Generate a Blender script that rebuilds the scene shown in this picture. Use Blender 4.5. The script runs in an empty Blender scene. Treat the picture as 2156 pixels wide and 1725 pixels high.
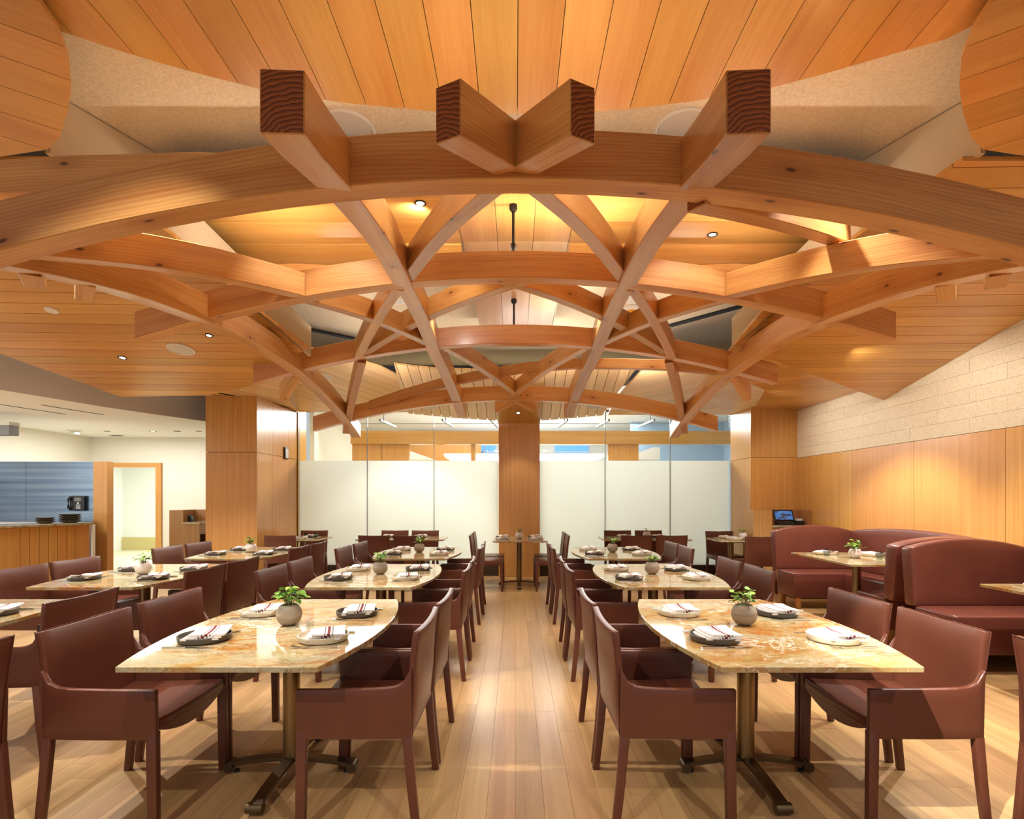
import bpy, bmesh, math, random
from mathutils import Vector, Matrix
random.seed(7)
SC = bpy.context.scene
COL = SC.collection
PI = math.pi

# ------------------------------------------------------------------ camera, world, exposure, lights
cam_d = bpy.data.cameras.new('camera')
cam_d.sensor_width = 36.0
cam_d.lens = 1150.0 / 2156.0 * 36.0
cam_d.shift_x = -7.0 / 2156.0
cam_d.shift_y = 187.5 / 2156.0
cam_d.clip_start = 0.05
cam = bpy.data.objects.new('camera', cam_d)
COL.objects.link(cam)
cam.location = (0, 0, 1.375)
cam.rotation_euler = (PI / 2, 0, 0)
SC.camera = cam

SC.view_settings.view_transform = 'Standard'
SC.view_settings.look = 'None'
SC.view_settings.gamma = 1.0
SC.view_settings.use_curve_mapping = False
SC.view_settings.exposure = 0.30

W = bpy.data.worlds.new('ambient_fill')  # added uniform fill, let in through the open side behind the camera
SC.world = W
W.use_nodes = True
W.node_tree.nodes['Background'].inputs[0].default_value = (0.94, 0.97, 1.0, 1)
W.node_tree.nodes['Background'].inputs[1].default_value = 0.5

SPOT_W = 2.6
def spot(x, y, z, watts, tx=None, ty=None, tz=0.7, angle=75, color=(1, 0.95, 0.88), blend=0.5, r=0.022):
    d = bpy.data.lights.new('downlight_or_added_spot', 'SPOT')
    d.energy = watts * SPOT_W; d.spot_size = math.radians(angle); d.spot_blend = blend
    d.shadow_soft_size = r; d.color = color
    o = bpy.data.objects.new('downlight_or_added_spot', d); COL.objects.link(o)
    o.location = (x, y, z)
    t = Vector((x if tx is None else tx, y if ty is None else ty, tz)) - Vector((x, y, z))
    o.rotation_euler = t.to_track_quat('-Z', 'Y').to_euler()
    return o
def area(x, y, z, sx, sy, watts, rot=(0, 0, 0), color=(1, 0.95, 0.88)):
    d = bpy.data.lights.new('added_area_lamp', 'AREA')  # light source only, no panel fixture is modelled for it
    d.shape = 'RECTANGLE'; d.size = sx; d.size_y = sy; d.energy = watts; d.color = color
    o = bpy.data.objects.new('added_area_lamp', d); COL.objects.link(o)
    o.location = (x, y, z); o.rotation_euler = rot
    return o
# accent lamps in the recesses of the vault over the tables
WARM = (1, 0.87, 0.68)
for s in (-1, 1):
    spot(s * 1.3, 2.78, 3.56, 9, s * 1.0, 2.7, 0.7, 70)
    spot(s * 1.35, 3.35, 3.66, 18, s * 1.0, 4.3, 0.7, 74)
    spot(s * 1.5, 6.3, 3.66, 32, s * 1.1, 6.4, 0.7, 74)
    spot(s * 1.75, 8.3, 3.1, 70, s * 1.9, 8.9, 0.7, 90)
    spot(s * 0.35, 2.85, 3.56, 16, s * 0.2, 3.0, 0.0, 90)
    spot(s * 0.5, 5.2, 3.5, 30, s * 0.3, 5.4, 0.0, 90)
    spot(s * 2.05, 2.9, 3.5, 75, s * 0.75, 2.75, 0.0, 60, blend=0.3)
    spot(s * 2.0, 4.55, 3.55, 90, s * 0.6, 4.5, 0.0, 60, blend=0.3)
    spot(s * 3.6, 4.5, 2.98, 80, s * 3.3, 4.4, 0.6, 100)
    spot(s * 3.5, 6.2, 2.65, 70, s * 3.6, 6.3, 0.6, 110)
    spot(s * 3.3, 2.6, 3.35, 90, s * 2.6, 2.9, 0.6, 90)
    spot(s * 1.6, -0.6, 3.5, 60, s * 0.9, 1.7, 0.2, 54)
spot(-0.2, 0.6, 3.5, 480, 2.05, 2.52, 0.58, 18, blend=0.4)
spot(1.3, 3.0, 3.5, 40, 2.3, 2.9, 0.0, 60)
spot(-0.9, 1.4, 3.5, 60, -2.2, 2.4, 0.3, 50)
spot(3.3, 3.6, 3.2, 20, 4.5, 4.0, 1.3, 120)  # added wall-wash spots, this and the next two, to brighten the right wall
spot(3.3, 5.4, 2.84, 16, 4.5, 5.8, 1.3, 130)
spot(3.3, 7.6, 2.82, 14, 4.5, 7.6, 1.3, 130)
spot(-0.69, 3.97, 3.50, 8, -0.9, 4.3, 3.3, 150)
spot(0.05, 9.2, 2.78, 12, 0.05, 8.9, 0.7, 80)
# added unseen up-lights on top of the arched timbers brighten the vault above
for y_, z_, n_ in ((2.28, 2.66, 3), (4.05, 2.98, 9), (5.85, 2.98, 14), (7.56, 2.72, 10)):
    for x_ in ((-0.5, 0.1, 0.5) if y_ < 3 else (-1.55, 0.32, 1.55)):
        area(x_, y_, z_ + 0.235 - 0.06 * x_ * x_, 1.0, 0.05, n_, (PI - (1.05 if y_ < 3 else 0), 0, 0), (1, 0.93, 0.83))
# added area lights for the lit room behind the glass, doorway and service area
area(0, 13.6, 3.35, 6.5, 3.0, 170, (0, 0, 0), (0.95, 0.98, 1))
area(0, 11.6, 3.2, 7.2, 0.7, 230, (-1.0, 0, 0), (0.95, 0.98, 1))  # added and tilted to backlight the frosted panes
area(-7.0, 9.6, 2.60, 2.2, 2.0, 55, (0, 0, 0), (0.95, 0.98, 0.97))
area(-7.9, 13.0, 2.55, 1.6, 1.6, 85, (0, 0, 0), (0.92, 1, 0.97))
area(-7.6, 5.4, 2.60, 1.2, 3.0, 130, (0, 0, 0), (0.88, 0.95, 1))

# ------------------------------------------------------------------ materials
def srgb(r, g, b):
    f = lambda c: (c / 12.92 if c <= 0.04045 else ((c + 0.055) / 1.055) ** 2.4)
    return (f(r / 255), f(g / 255), f(b / 255), 1)
class NT:
    def __init__(s, name):
        s.m = bpy.data.materials.new(name); s.m.use_nodes = True
        s.t = s.m.node_tree; s.b = s.t.nodes['Principled BSDF']
    def n(s, typ, ins=None, **props):
        nd = s.t.nodes.new(typ)
        for k, v in props.items(): setattr(nd, k, v)
        for k, v in (ins or {}).items(): s.set(nd.inputs[k], v)
        return nd
    def set(s, sock, v):
        if isinstance(v, bpy.types.NodeSocket): s.t.links.new(v, sock)
        elif v is not None: sock.default_value = v
    def math(s, op, a, b=None, c=None, clamp=False):
        nd = s.n('ShaderNodeMath', operation=op, use_clamp=clamp)
        for i, v in enumerate((a, b, c)):
            if v is not None: s.set(nd.inputs[i], v)
        return nd.outputs[0]
    def mix(s, f, a, b, mode='MIX'):
        nd = s.n('ShaderNodeMix', data_type='RGBA', blend_type=mode)
        s.set(nd.inputs[0], f); s.set(nd.inputs[6], a); s.set(nd.inputs[7], b)
        return nd.outputs[2]
    def ramp(s, f, stops):
        nd = s.n('ShaderNodeValToRGB'); s.set(nd.inputs[0], f)
        el = nd.color_ramp.elements
        while len(el) < len(stops): el.new(0.5)
        for e, (p, c) in zip(el, stops): e.position = p; e.color = c
        return nd.outputs[0]
    def sm(s, v, lo, hi):
        nd = s.n('ShaderNodeMapRange', interpolation_type='SMOOTHSTEP')
        s.set(nd.inputs[0], v); nd.inputs[1].default_value = lo; nd.inputs[2].default_value = hi
        return nd.outputs[0]
    def noise(s, vec, scale=1.0, detail=4, rough=0.55, w=None, dist=0.0):
        nd = s.n('ShaderNodeTexNoise', noise_dimensions='4D' if w is not None else '3D')
        s.set(nd.inputs['Vector'], vec); nd.inputs['Scale'].default_value = scale
        nd.inputs['Detail'].default_value = detail; nd.inputs['Roughness'].default_value = rough
        nd.inputs['Distortion'].default_value = dist
        if w is not None: s.set(nd.inputs['W'], w)
        return nd.outputs[0]
    def bump(s, h, strength, dist=0.01):
        nd = s.n('ShaderNodeBump'); s.set(nd.inputs['Height'], h)
        nd.inputs['Strength'].default_value = strength; nd.inputs['Distance'].default_value = dist
        s.t.links.new(nd.outputs[0], s.b.inputs['Normal'])
    def fin(s, color=None, rough=0.5, **kw):
        if color is not None: s.set(s.b.inputs['Base Color'], color)
        s.set(s.b.inputs['Roughness'], rough)
        for k, v in kw.items(): s.set(s.b.inputs[k.replace('_', ' ')], v)
        return s.m
def plain(name, rgb, rough=0.5, **kw):
    return NT(name).fin(srgb(*rgb), rough, **kw)

def wood(name, light, dark, rough=0.35, streak=16, fibre=95, vary=0.16, rings=0.0, knots=0.0, coat=0.0, bump=0.05, contrast=1.0, hue_vary=0.012, lat=1.0):
    """grain runs along U of the UV map (metres); every object gets its own piece of grain and tone"""
    s = NT(name)
    uv = s.n('ShaderNodeTexCoord').outputs['UV']
    sep = s.n('ShaderNodeSeparateXYZ', {0: uv})
    rnd = s.n('ShaderNodeObjectInfo').outputs['Random']
    u = s.math('ADD', sep.outputs[0], s.math('MULTIPLY', rnd, 37.0))
    v = s.math('ADD', sep.outputs[1], s.math('MULTIPLY', rnd, 13.7))
    def vec(su, sv):
        return s.n('ShaderNodeCombineXYZ', {0: s.math('MULTIPLY', u, su), 1: s.math('MULTIPLY', v, sv), 2: s.math('MULTIPLY', rnd, 9.0)}).outputs[0]
    a = s.noise(vec(0.55, streak), 1, 5, 0.6)
    b = s.noise(vec(2.2, fibre), 1, 3, 0.6)
    f = s.math('ADD', s.math('MULTIPLY', a, 0.72), s.math('MULTIPLY', b, 0.28))
    if rings:
        big = s.noise(vec(0.7, 3.0), 1, 2, 0.5)
        ph = s.math('ADD', s.math('MULTIPLY', v, 60.0 * lat), s.math('MULTIPLY', big, 22.0))
        saw = s.math('FRACT', s.math('MULTIPLY', ph, 0.5))
        line = s.math('POWER', saw, 2.2)
        f = s.math('SUBTRACT', f, s.math('MULTIPLY', s.math('SUBTRACT', line, 0.3), rings))
    lo, hi = 0.5 - 0.22 / contrast, 0.5 + 0.22 / contrast
    col = s.ramp(f, [(max(0, lo), srgb(*dark)), (min(1, hi), srgb(*light))])
    if knots:
        vv = s.n('ShaderNodeTexVoronoi', voronoi_dimensions='2D', ins={'Vector': vec(1.9, 4.6), 'Scale': 1.0, 'Randomness': 0.9})
        d = vv.outputs['Distance']; keep = s.math('GREATER_THAN', s.n('ShaderNodeSeparateColor', {0: vv.outputs['Color']}).outputs[0], 0.62)
        k = s.math('MULTIPLY', s.math('SUBTRACT', 1.0, s.sm(d, 0.015, 0.062)), s.math('MULTIPLY', keep, knots))
        k2 = s.math('MULTIPLY', s.math('SUBTRACT', 1.0, s.sm(d, 0.05, 0.30)), s.math('MULTIPLY', keep, knots * 0.35))
        col = s.mix(k2, col, srgb(dark[0] * 0.9, dark[1] * 0.8, dark[2] * 0.7))
        col = s.mix(k, col, srgb(104, 54, 24))
    hs = s.n('ShaderNodeHueSaturation', {'Color': col})
    r2 = s.math('FRACT', s.math('MULTIPLY', rnd, 91.7))
    s.set(hs.inputs['Hue'], s.math('ADD', 0.5 - hue_vary / 2, s.math('MULTIPLY', r2, hue_vary)))
    s.set(hs.inputs['Value'], s.math('ADD', 1 - vary * 0.6, s.math('MULTIPLY', s.math('FRACT', s.math('MULTIPLY', rnd, 53.3)), vary)))
    if bump: s.bump(f, bump, 0.004)
    m = s.fin(hs.outputs[0], rough)
    if coat:
        s.b.inputs['Coat Weight'].default_value = coat; s.b.inputs['Coat Roughness'].default_value = 0.18
    return m
def endgrain(name, light, dark):
    s = NT(name)
    uv = s.n('ShaderNodeTexCoord').outputs['UV']
    rnd = s.n('ShaderNodeObjectInfo').outputs['Random']
    sep = s.n('ShaderNodeSeparateXYZ', {0: uv})
    x = s.math('ADD', sep.outputs[0], s.math('MULTIPLY', s.math('SUBTRACT', rnd, 0.5), 0.25))
    y = s.math('ADD', sep.outputs[1], 0.06)
    r = s.math('SQRT', s.math('ADD', s.math('MULTIPLY', x, x), s.math('MULTIPLY', y, y)))
    nz = s.noise(uv, 14, 2, 0.5)
    saw = s.math('FRACT', s.math('ADD', s.math('MULTIPLY', r, 64.0), s.math('MULTIPLY', nz, 2.2)))
    return s.fin(s.ramp(saw, [(0.1, srgb(*light)), (0.95, srgb(*dark))]), 0.5)

M = {}
M['timber'] = wood('timber_fir', (230, 176, 106), (186, 116, 56), 0.36, 9, 60, 0.26, rings=0.15, knots=1.0, lat=2.2, coat=0.3, bump=0.08)
M['timber_end'] = endgrain('timber_end_grain', (178, 98, 46), (92, 40, 16))
M['ceil_wood'] = wood('ceiling_board_fir', (222, 170, 94), (190, 128, 58), 0.30, 7, 70, 0.22, coat=0.15, bump=0.02)
M['ceil_pale'] = wood('ceiling_board_pale', (236, 202, 150), (212, 166, 110), 0.34, 7, 70, 0.14, coat=0.1, bump=0.02)
M['panel'] = wood('wall_panel_veneer', (224, 168, 94), (198, 136, 66), 0.26, 34, 160, 0.08, coat=0.25, bump=0.01)
M['cabinet'] = wood('cabinet_veneer', (196, 144, 88), (150, 98, 52), 0.36, 50, 200, 0.08, bump=0.02)
M['cabinet_pale'] = wood('pale_cabinet_veneer', (222, 180, 112), (190, 144, 80), 0.36, 60, 200, 0.06, bump=0.02)
M['floor'] = wood('oak_floor_board', (202, 164, 112), (166, 126, 80), 0.36, 13, 120, 0.24, coat=0.1, bump=0.06)
M['booth_leg'] = wood('booth_leg_oak', (196, 132, 66), (160, 98, 44), 0.45, 20, 100, 0.1)
M['dark_gap'] = plain('dark_backing', (70, 42, 20), 0.8)
M['ply'] = plain('plywood_edge', (176, 130, 80), 0.7)
M['cream_paint'] = plain('cream_upstand_paint', (206, 186, 152), 0.8)
M['white_paint'] = plain('white_wall_paint', (238, 232, 216), 0.75)
M['cool_white'] = plain('white_ceiling_paint', (240, 240, 234), 0.75)
M['grey_paint'] = plain('grey_soffit_paint', (236, 230, 228), 0.8)
M['black'] = plain('black_slot', (16, 15, 14), 0.7)
M['darkbase'] = plain('dark_bronze_base', (62, 46, 34), 0.45)

def acoustic(name, a, b):
    s = NT(name)
    o = s.n('ShaderNodeTexCoord').outputs['Object']
    f = s.noise(o, 55, 5, 0.75)
    rnd = s.n('ShaderNodeObjectInfo').outputs['Random']
    c = s.ramp(f, [(0.32, srgb(*b)), (0.66, srgb(*a))])
    hs = s.n('ShaderNodeHueSaturation', {'Color': c}); s.set(hs.inputs['Value'], s.math('ADD', 0.97, s.math('MULTIPLY', rnd, 0.05)))
    s.bump(f, 0.25, 0.006)
    return s.fin(hs.outputs[0], 0.9)
M['acoustic'] = acoustic('wood_wool_tile', (236, 222, 194), (212, 192, 158))

def leather(name, rgb):
    s = NT(name)
    o = s.n('ShaderNodeTexCoord').outputs['Object']
    f = s.noise(o, 5, 3, 0.5); g = s.noise(o, 260, 2, 0.6)
    c = s.mix(f, srgb(rgb[0] * 0.9, rgb[1] * 0.88, rgb[2] * 0.86), srgb(min(255, rgb[0] * 1.1), rgb[1] * 1.1, rgb[2] * 1.1))
    s.bump(g, 0.06, 0.002)
    s.b.inputs['Specular IOR Level'].default_value = 0.45
    return s.fin(c, 0.35)
M['leather'] = leather('chestnut_leather', (100, 56, 40))
M['leather_seam'] = plain('leather_seam', (92, 50, 38), 0.45)
M['booth'] = leather('booth_leather', (108, 58, 46))

def stone(name):
    s = NT(name)
    o = s.n('ShaderNodeTexCoord').outputs['Object']
    rnd = s.n('ShaderNodeObjectInfo').outputs['Random']
    w = s.math('MULTIPLY', rnd, 30.0)
    mp = s.n('ShaderNodeMapping', {'Vector': o, 'Scale': (1.0, 1.9, 1.0), 'Rotation': (0, 0, 0.3)}).outputs[0]
    a = s.noise(mp, 1.9, 6, 0.62, w, 1.4)
    c = s.ramp(a, [(0.28, srgb(154, 148, 122)), (0.42, srgb(182, 172, 136)), (0.54, srgb(184, 160, 108)), (0.64, srgb(174, 126, 64)), (0.76, srgb(190, 180, 148))])
    fine = s.noise(mp, 16, 5, 0.7, w, 1.0)
    c = s.mix(s.sm(fine, 0.50, 0.72), c, srgb(150, 122, 86))
    c = s.mix(s.math('SUBTRACT', 1.0, s.sm(fine, 0.28, 0.42)), c, srgb(204, 196, 172))
    def vein(scale, width, amt, col, wo, dist=0.8):
        nonlocal c
        n = s.noise(mp, scale, 6, 0.65, s.math('ADD', w, wo), dist)
        d = s.math('ABSOLUTE', s.math('SUBTRACT', n, 0.5))
        k = s.math('SUBTRACT', 1.0, s.sm(d, 0.0, width))
        mk = s.sm(s.noise(mp, 1.7, 2, 0.5, s.math('ADD', w, wo + 3)), 0.40, 0.58)
        c = s.mix(s.math('MULTIPLY', s.math('MULTIPLY', k, mk), amt), c, srgb(*col))
    vein(1.5, 0.034, 0.85, (170, 104, 42), 1.0)
    vein(3.0, 0.012, 0.8, (104, 72, 44), 5.0, 1.6)
    vein(1.3, 0.010, 0.85, (240, 232, 216), 9.0)
    vein(6.5, 0.014, 0.6, (112, 84, 58), 12.0, 1.8)
    vein(11.0, 0.016, 0.45, (128, 92, 58), 17.0, 2.2)
    return s.fin(c, 0.05, Specular_IOR_Level=0.75)
M['stone'] = stone('gold_vein_granite')
M['counter_stone'] = stone('counter_granite'); 

def metal(name, rgb, rough):
    s = NT(name)
    o = s.n('ShaderNodeTexCoord').outputs['Object']
    f = s.noise(s.n('ShaderNodeMapping', {'Vector': o, 'Scale': (120, 120, 3)}).outputs[0], 1, 2, 0.5)
    s.bump(f, 0.05, 0.001)
    return s.fin(srgb(*rgb), rough, Metallic=1.0)
M['bronze'] = metal('brushed_bronze', (150, 128, 92), 0.34)
M['bronze_dark'] = metal('dark_bronze', (104, 88, 66), 0.38)
M['steel'] = metal('cutlery_steel', (200, 198, 194), 0.18)
def steel_sheet():
    s = NT('stainless_sheet')
    o = s.n('ShaderNodeTexCoord').outputs['Object']
    f = s.noise(s.n('ShaderNodeMapping', {'Vector': o, 'Scale': (0.22, 1, 16)}).outputs[0], 1, 4, 0.6)
    s.bump(f, 0.35, 0.02)
    c = s.ramp(f, [(0.32, srgb(102, 126, 160)), (0.7, srgb(150, 170, 196))])
    return s.fin(c, 0.26, Metallic=0.9)
M['stainless'] = steel_sheet()
M['rod'] = plain('black_iron_pipe', (52, 44, 36), 0.5, Metallic=0.6)
M['white_plastic'] = plain('white_plastic', (236, 232, 224), 0.5)
M['grille'] = plain('speaker_grille', (214, 210, 200), 0.7)
M['bezel'] = plain('dark_bezel', (60, 52, 44), 0.4, Metallic=0.7)
M['amber'] = plain('amber_dome', (226, 156, 20), 0.25)
M['black_plastic'] = plain('black_plastic', (26, 27, 30), 0.4)
M['grey_plastic'] = plain('grey_plastic', (120, 120, 118), 0.5)
M['key_white'] = plain('phone_key', (214, 216, 218), 0.5)
M['plate_dark'] = plain('charcoal_stoneware', (84, 78, 70), 0.5)
M['plate_cream'] = plain('cream_stoneware', (214, 202, 178), 0.4)
M['plate_brown'] = plain('brown_stoneware', (92, 80, 66), 0.5)
M['soil'] = plain('moss_and_gravel', (128, 124, 84), 0.95)
def emit(name, rgb, k):
    s = NT(name); s.set(s.b.inputs['Emission Color'], srgb(*rgb)); s.b.inputs['Emission Strength'].default_value = k
    return s.fin(srgb(*rgb), 0.5)
M['lamp'] = emit('lit_lamp', (255, 240, 214), 9.0)
M['lightcove'] = emit('light_panel', (255, 252, 244), 2.2)
M['bluewin'] = emit('daylight_window', (96, 160, 226), 0.75)
M['paleblue'] = plain('pale_blue_wall', (176, 206, 236), 0.7)
M['lightcove_off'] = plain('white_soffit', (246, 246, 242), 0.6)
def screen():
    s = NT('terminal_screen')
    o = s.n('ShaderNodeTexCoord').outputs['Generated']
    f = s.noise(o, 3.2, 3, 0.5)
    c = s.ramp(f, [(0.40, srgb(70, 58, 72)), (0.48, srgb(52, 118, 206)), (0.58, srgb(96, 160, 224)), (0.66, srgb(84, 70, 84))])
    s.set(s.b.inputs['Emission Color'], c); s.b.inputs['Emission Strength'].default_value = 0.55
    return s.fin(srgb(20, 20, 24), 0.2)
M['screen'] = screen()
def pot(name, a, b, rough=0.55, sc=(4, 4, 26)):
    s = NT(name)
    o = s.n('ShaderNodeTexCoord').outputs['Object']
    rnd = s.n('ShaderNodeObjectInfo').outputs['Random']
    f = s.noise(s.n('ShaderNodeMapping', {'Vector': o, 'Scale': sc, 'Rotation': (0.5, 0.2, 0)}).outputs[0], 1, 4, 0.6, s.math('MULTIPLY', rnd, 20.0), 0.6)
    return s.fin(s.ramp(f, [(0.3, srgb(*b)), (0.65, srgb(*a))]), rough)
M['pot_stone'] = pot('sandstone_pot', (166, 152, 130), (128, 114, 96))
M['pot_white'] = pot('white_marble_pot', (236, 228, 222), (196, 186, 180), 0.35, (6, 6, 14))
def leafmat():
    s = NT('leaf_green')
    rnd = s.n('ShaderNodeObjectInfo').outputs['Random']
    uv = s.n('ShaderNodeTexCoord').outputs['UV']
    f = s.noise(uv, 2.3, 2, 0.5)
    c = s.mix(s.math('FRACT', s.math('ADD', rnd, f)), srgb(52, 116, 34), srgb(150, 190, 70))
    return s.fin(c, 0.45)
M['leaf'] = leafmat()
M['stem'] = plain('leaf_stem', (104, 110, 60), 0.7)
def napkin():
    s = NT('striped_napkin_linen')
    uv = s.n('ShaderNodeTexCoord').outputs['UV']
    sep = s.n('ShaderNodeSeparateXYZ', {0: uv}); v = sep.outputs[1]; u = sep.outputs[0]
    base = srgb(236, 230, 222)
    def band(c0, w):
        return s.math('LESS_THAN', s.math('ABSOLUTE', s.math('SUBTRACT', v, c0)), w)
    c = s.mix(band(0.50, 0.045), base, srgb(112, 34, 36))
    c = s.mix(band(0.385, 0.02), c, srgb(120, 108, 108))
    c = s.mix(band(0.615, 0.02), c, srgb(120, 108, 108))
    wv = s.noise(s.n('ShaderNodeMapping', {'Vector': uv, 'Scale': (90, 90, 1)}).outputs[0], 1, 1, 0.5)
    s.bump(wv, 0.1, 0.001)
    return s.fin(c, 0.85)
M['napkin'] = napkin()
def glassmat(name, tint, refl, rough=0.02):
    s = NT(name); nt = s.t
    tr = s.n('ShaderNodeBsdfTransparent', {0: srgb(*tint)}); gl = s.n('ShaderNodeBsdfGlossy', {'Roughness': rough})
    fr = s.n('ShaderNodeLayerWeight', {'Blend': 0.5})
    mx = s.n('ShaderNodeMixShader', {0: s.math('MULTIPLY', s.math('ADD', s.math('POWER', fr.outputs['Facing'], 3.0), 0.03), refl, clamp=True), 1: tr.outputs[0], 2: gl.outputs[0]})
    nt.links.new(mx.outputs[0], nt.nodes['Material Output'].inputs[0]); return s.m
M['glass'] = glassmat('clear_glass', (250, 252, 250), 0.6)
M['tumbler'] = glassmat('tumbler_glass', (226, 230, 230), 0.95)
def frosted():
    s = NT('frosted_glass'); nt = s.t
    tl = s.n('ShaderNodeBsdfTranslucent', {0: srgb(240, 244, 238)}); df = s.n('ShaderNodeBsdfDiffuse', {0: srgb(236, 238, 230)})
    gl = s.n('ShaderNodeBsdfGlossy', {'Roughness': 0.12})
    m1 = s.n('ShaderNodeMixShader', {0: 0.4, 1: tl.outputs[0], 2: df.outputs[0]})
    m2 = s.n('ShaderNodeMixShader', {0: 0.04, 1: m1.outputs[0], 2: gl.outputs[0]})
    nt.links.new(m2.outputs[0], nt.nodes['Material Output'].inputs[0]); return s.m
M['frosted'] = frosted()

# ------------------------------------------------------------------ mesh helpers
class MB:
    """collects geometry (with optional UVs and material slots) for ONE mesh object"""
    def __init__(s): s.v = []; s.f = []; s.uv = []; s.mi = []
    def add(s, vs, fs, uvs=None, mi=0):
        o = len(s.v); s.v += [tuple(p) for p in vs]
        for i, f in enumerate(fs):
            s.f.append(tuple(o + k for k in f)); s.uv.append(uvs[i] if uvs else None)
            s.mi.append(mi[i] if isinstance(mi, (list, tuple)) else mi)
        return s
    def box(s, x0, x1, y0, y1, z0, z1, mi=0):
        vs = [(x, y, z) for x in (x0, x1) for y in (y0, y1) for z in (z0, z1)]
        return s.add(vs, [(0, 1, 3, 2), (4, 6, 7, 5), (0, 4, 5, 1), (2, 3, 7, 6), (0, 2, 6, 4), (1, 5, 7, 3)], None, mi)
    def obox(s, c, d, w, h, L, up=(0, 0, 1)):
        """box centred on c, long axis d (length L), width w, height h"""
        d = Vector(d).normalized(); up = Vector(up); r = d.cross(up).normalized(); u2 = r.cross(d)
        c = Vector(c); vs = []
        for a in (-L / 2, L / 2):
            for b in (-w / 2, w / 2):
                for e in (-h / 2, h / 2): vs.append(c + d * a + r * b + u2 * e)
        return s.add(vs, [(0, 1, 3, 2), (4, 6, 7, 5), (0, 4, 5, 1), (2, 3, 7, 6), (0, 2, 6, 4), (1, 5, 7, 3)])
    def prism(s, poly, thick):
        """poly: planar list of 3D points; extruded by vector thick"""
        n = len(poly); t = Vector(thick)
        vs = [Vector(p) for p in poly] + [Vector(p) + t for p in poly]
        fs = [tuple(range(n))[::-1], tuple(range(n, 2 * n))] + [(i, (i + 1) % n, n + (i + 1) % n, n + i) for i in range(n)]
        return s.add(vs, fs)
    def sweep(s, path, w, h, endmat=0, side=None, plumb=True):
        """rectangular beam whose bottom centre line is path; vertical faces; UV u = length"""
        P = [Vector(p) for p in path]; n = len(P); vs = []; L = [0]
        for i in range(1, n): L.append(L[-1] + (P[i] - P[i - 1]).length)
        for i in range(n):
            d = (P[min(n - 1, i + 1)] - P[max(0, i - 1)]); dh = Vector((d.x, d.y, 0)).normalized()
            r = Vector((dh.y, -dh.x, 0)) if side is None else Vector(side)
            for a, e in ((-w / 2, 0), (w / 2, 0), (w / 2, h), (-w / 2, h)): vs.append(P[i] + r * a + Vector((0, 0, e)))
        fs = []; uv = []; mi = []
        off = [0, w, w + h, 2 * w + h, 2 * w + 2 * h]
        for i in range(n - 1):
            for k in range(4):
                a, b = 4 * i + k, 4 * i + (k + 1) % 4
                fs.append((a, a + 4, b + 4, b)); mi.append(0)
                uv.append([(L[i], off[k]), (L[i + 1], off[k]), (L[i + 1], off[k + 1]), (L[i], off[k + 1])])
        e = [(-w / 2, 0), (w / 2, 0), (w / 2, h), (-w / 2, h)]
        fs.append((0, 1, 2, 3)); uv.append(e); mi.append(endmat)
        b = 4 * (n - 1); fs.append((b + 3, b + 2, b + 1, b)); uv.append(e[::-1]); mi.append(endmat)
        return s.add(vs, fs, uv, mi)
    def tube(s, path, r, seg=8, caps=True):
        P = [Vector(p) for p in path]; n = len(P); R = r if isinstance(r, (list, tuple)) else [r] * n; vs = []
        d0 = (P[1] - P[0]).normalized(); a = Vector((0, 0, 1)) if abs(d0.z) < 0.9 else Vector((1, 0, 0))
        for i in range(n):
            d = (P[min(n - 1, i + 1)] - P[max(0, i - 1)]).normalized()
            x = d.cross(a).normalized(); y = d.cross(x)
            for k in range(seg):
                t = 2 * PI * k / seg; vs.append(P[i] + (x * math.cos(t) + y * math.sin(t)) * R[i])
        fs = [(seg * i + k, seg * i + (k + 1) % seg, seg * (i + 1) + (k + 1) % seg, seg * (i + 1) + k) for i in range(n - 1) for k in range(seg)]
        if caps: fs += [tuple(range(seg))[::-1], tuple(range(seg * (n - 1), seg * n))]
        return s.add(vs, fs)
    def lathe(s, prof, c=(0, 0, 0), seg=24, axis=None):
        c = Vector(c); n = len(prof); vs = []
        q = Vector((0, 0, 1)).rotation_difference(Vector(axis)).to_matrix() if axis else Matrix.Identity(3)
        for r, z in prof:
            for k in range(seg):
                t = 2 * PI * k / seg; vs.append(c + q @ Vector((r * math.cos(t), r * math.sin(t), z)))
        fs = [(seg * i + k, seg * i + (k + 1) % seg, seg * (i + 1) + (k + 1) % seg, seg * (i + 1) + k) for i in range(n - 1) for k in range(seg)]
        if prof[0][0] > 1e-6: fs.append(tuple(range(seg))[::-1])
        if prof[-1][0] > 1e-6: fs.append(tuple(range(seg * (n - 1), seg * n)))
        return s.add(vs, fs)
    def shell(s, fn, nu, nv, th):
        """closed sheet of thickness th around surface fn(u,v), u,v in 0..1"""
        e = 1e-3; A = []; B = []
        for j in range(nv + 1):
            for i in range(nu + 1):
                u, v = i / nu, j / nv; p = Vector(fn(u, v))
                du = Vector(fn(min(1, u + e), v)) - Vector(fn(max(0, u - e), v)); dv = Vector(fn(u, min(1, v + e))) - Vector(fn(u, max(0, v - e)))
                n = du.cross(dv).normalized(); A.append(p + n * th / 2); B.append(p - n * th / 2)
        m = nu + 1; N = m * (nv + 1); fs = []
        for j in range(nv):
            for i in range(nu):
                a = j * m + i; fs.append((a, a + 1, a + 1 + m, a + m)); fs.append((N + a, N + a + m, N + a + 1 + m, N + a + 1))
        ring = [i for i in range(nu)] + [nu + m * j for j in range(nv)] + [nv * m + i for i in range(nu, 0, -1)] + [m * j for j in range(nv, 0, -1)]
        for k in range(len(ring)):
            a, b = ring[k], ring[(k + 1) % len(ring)]; fs.append((b, a, N + a, N + b))
        return s.add(A + B, fs)
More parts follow.
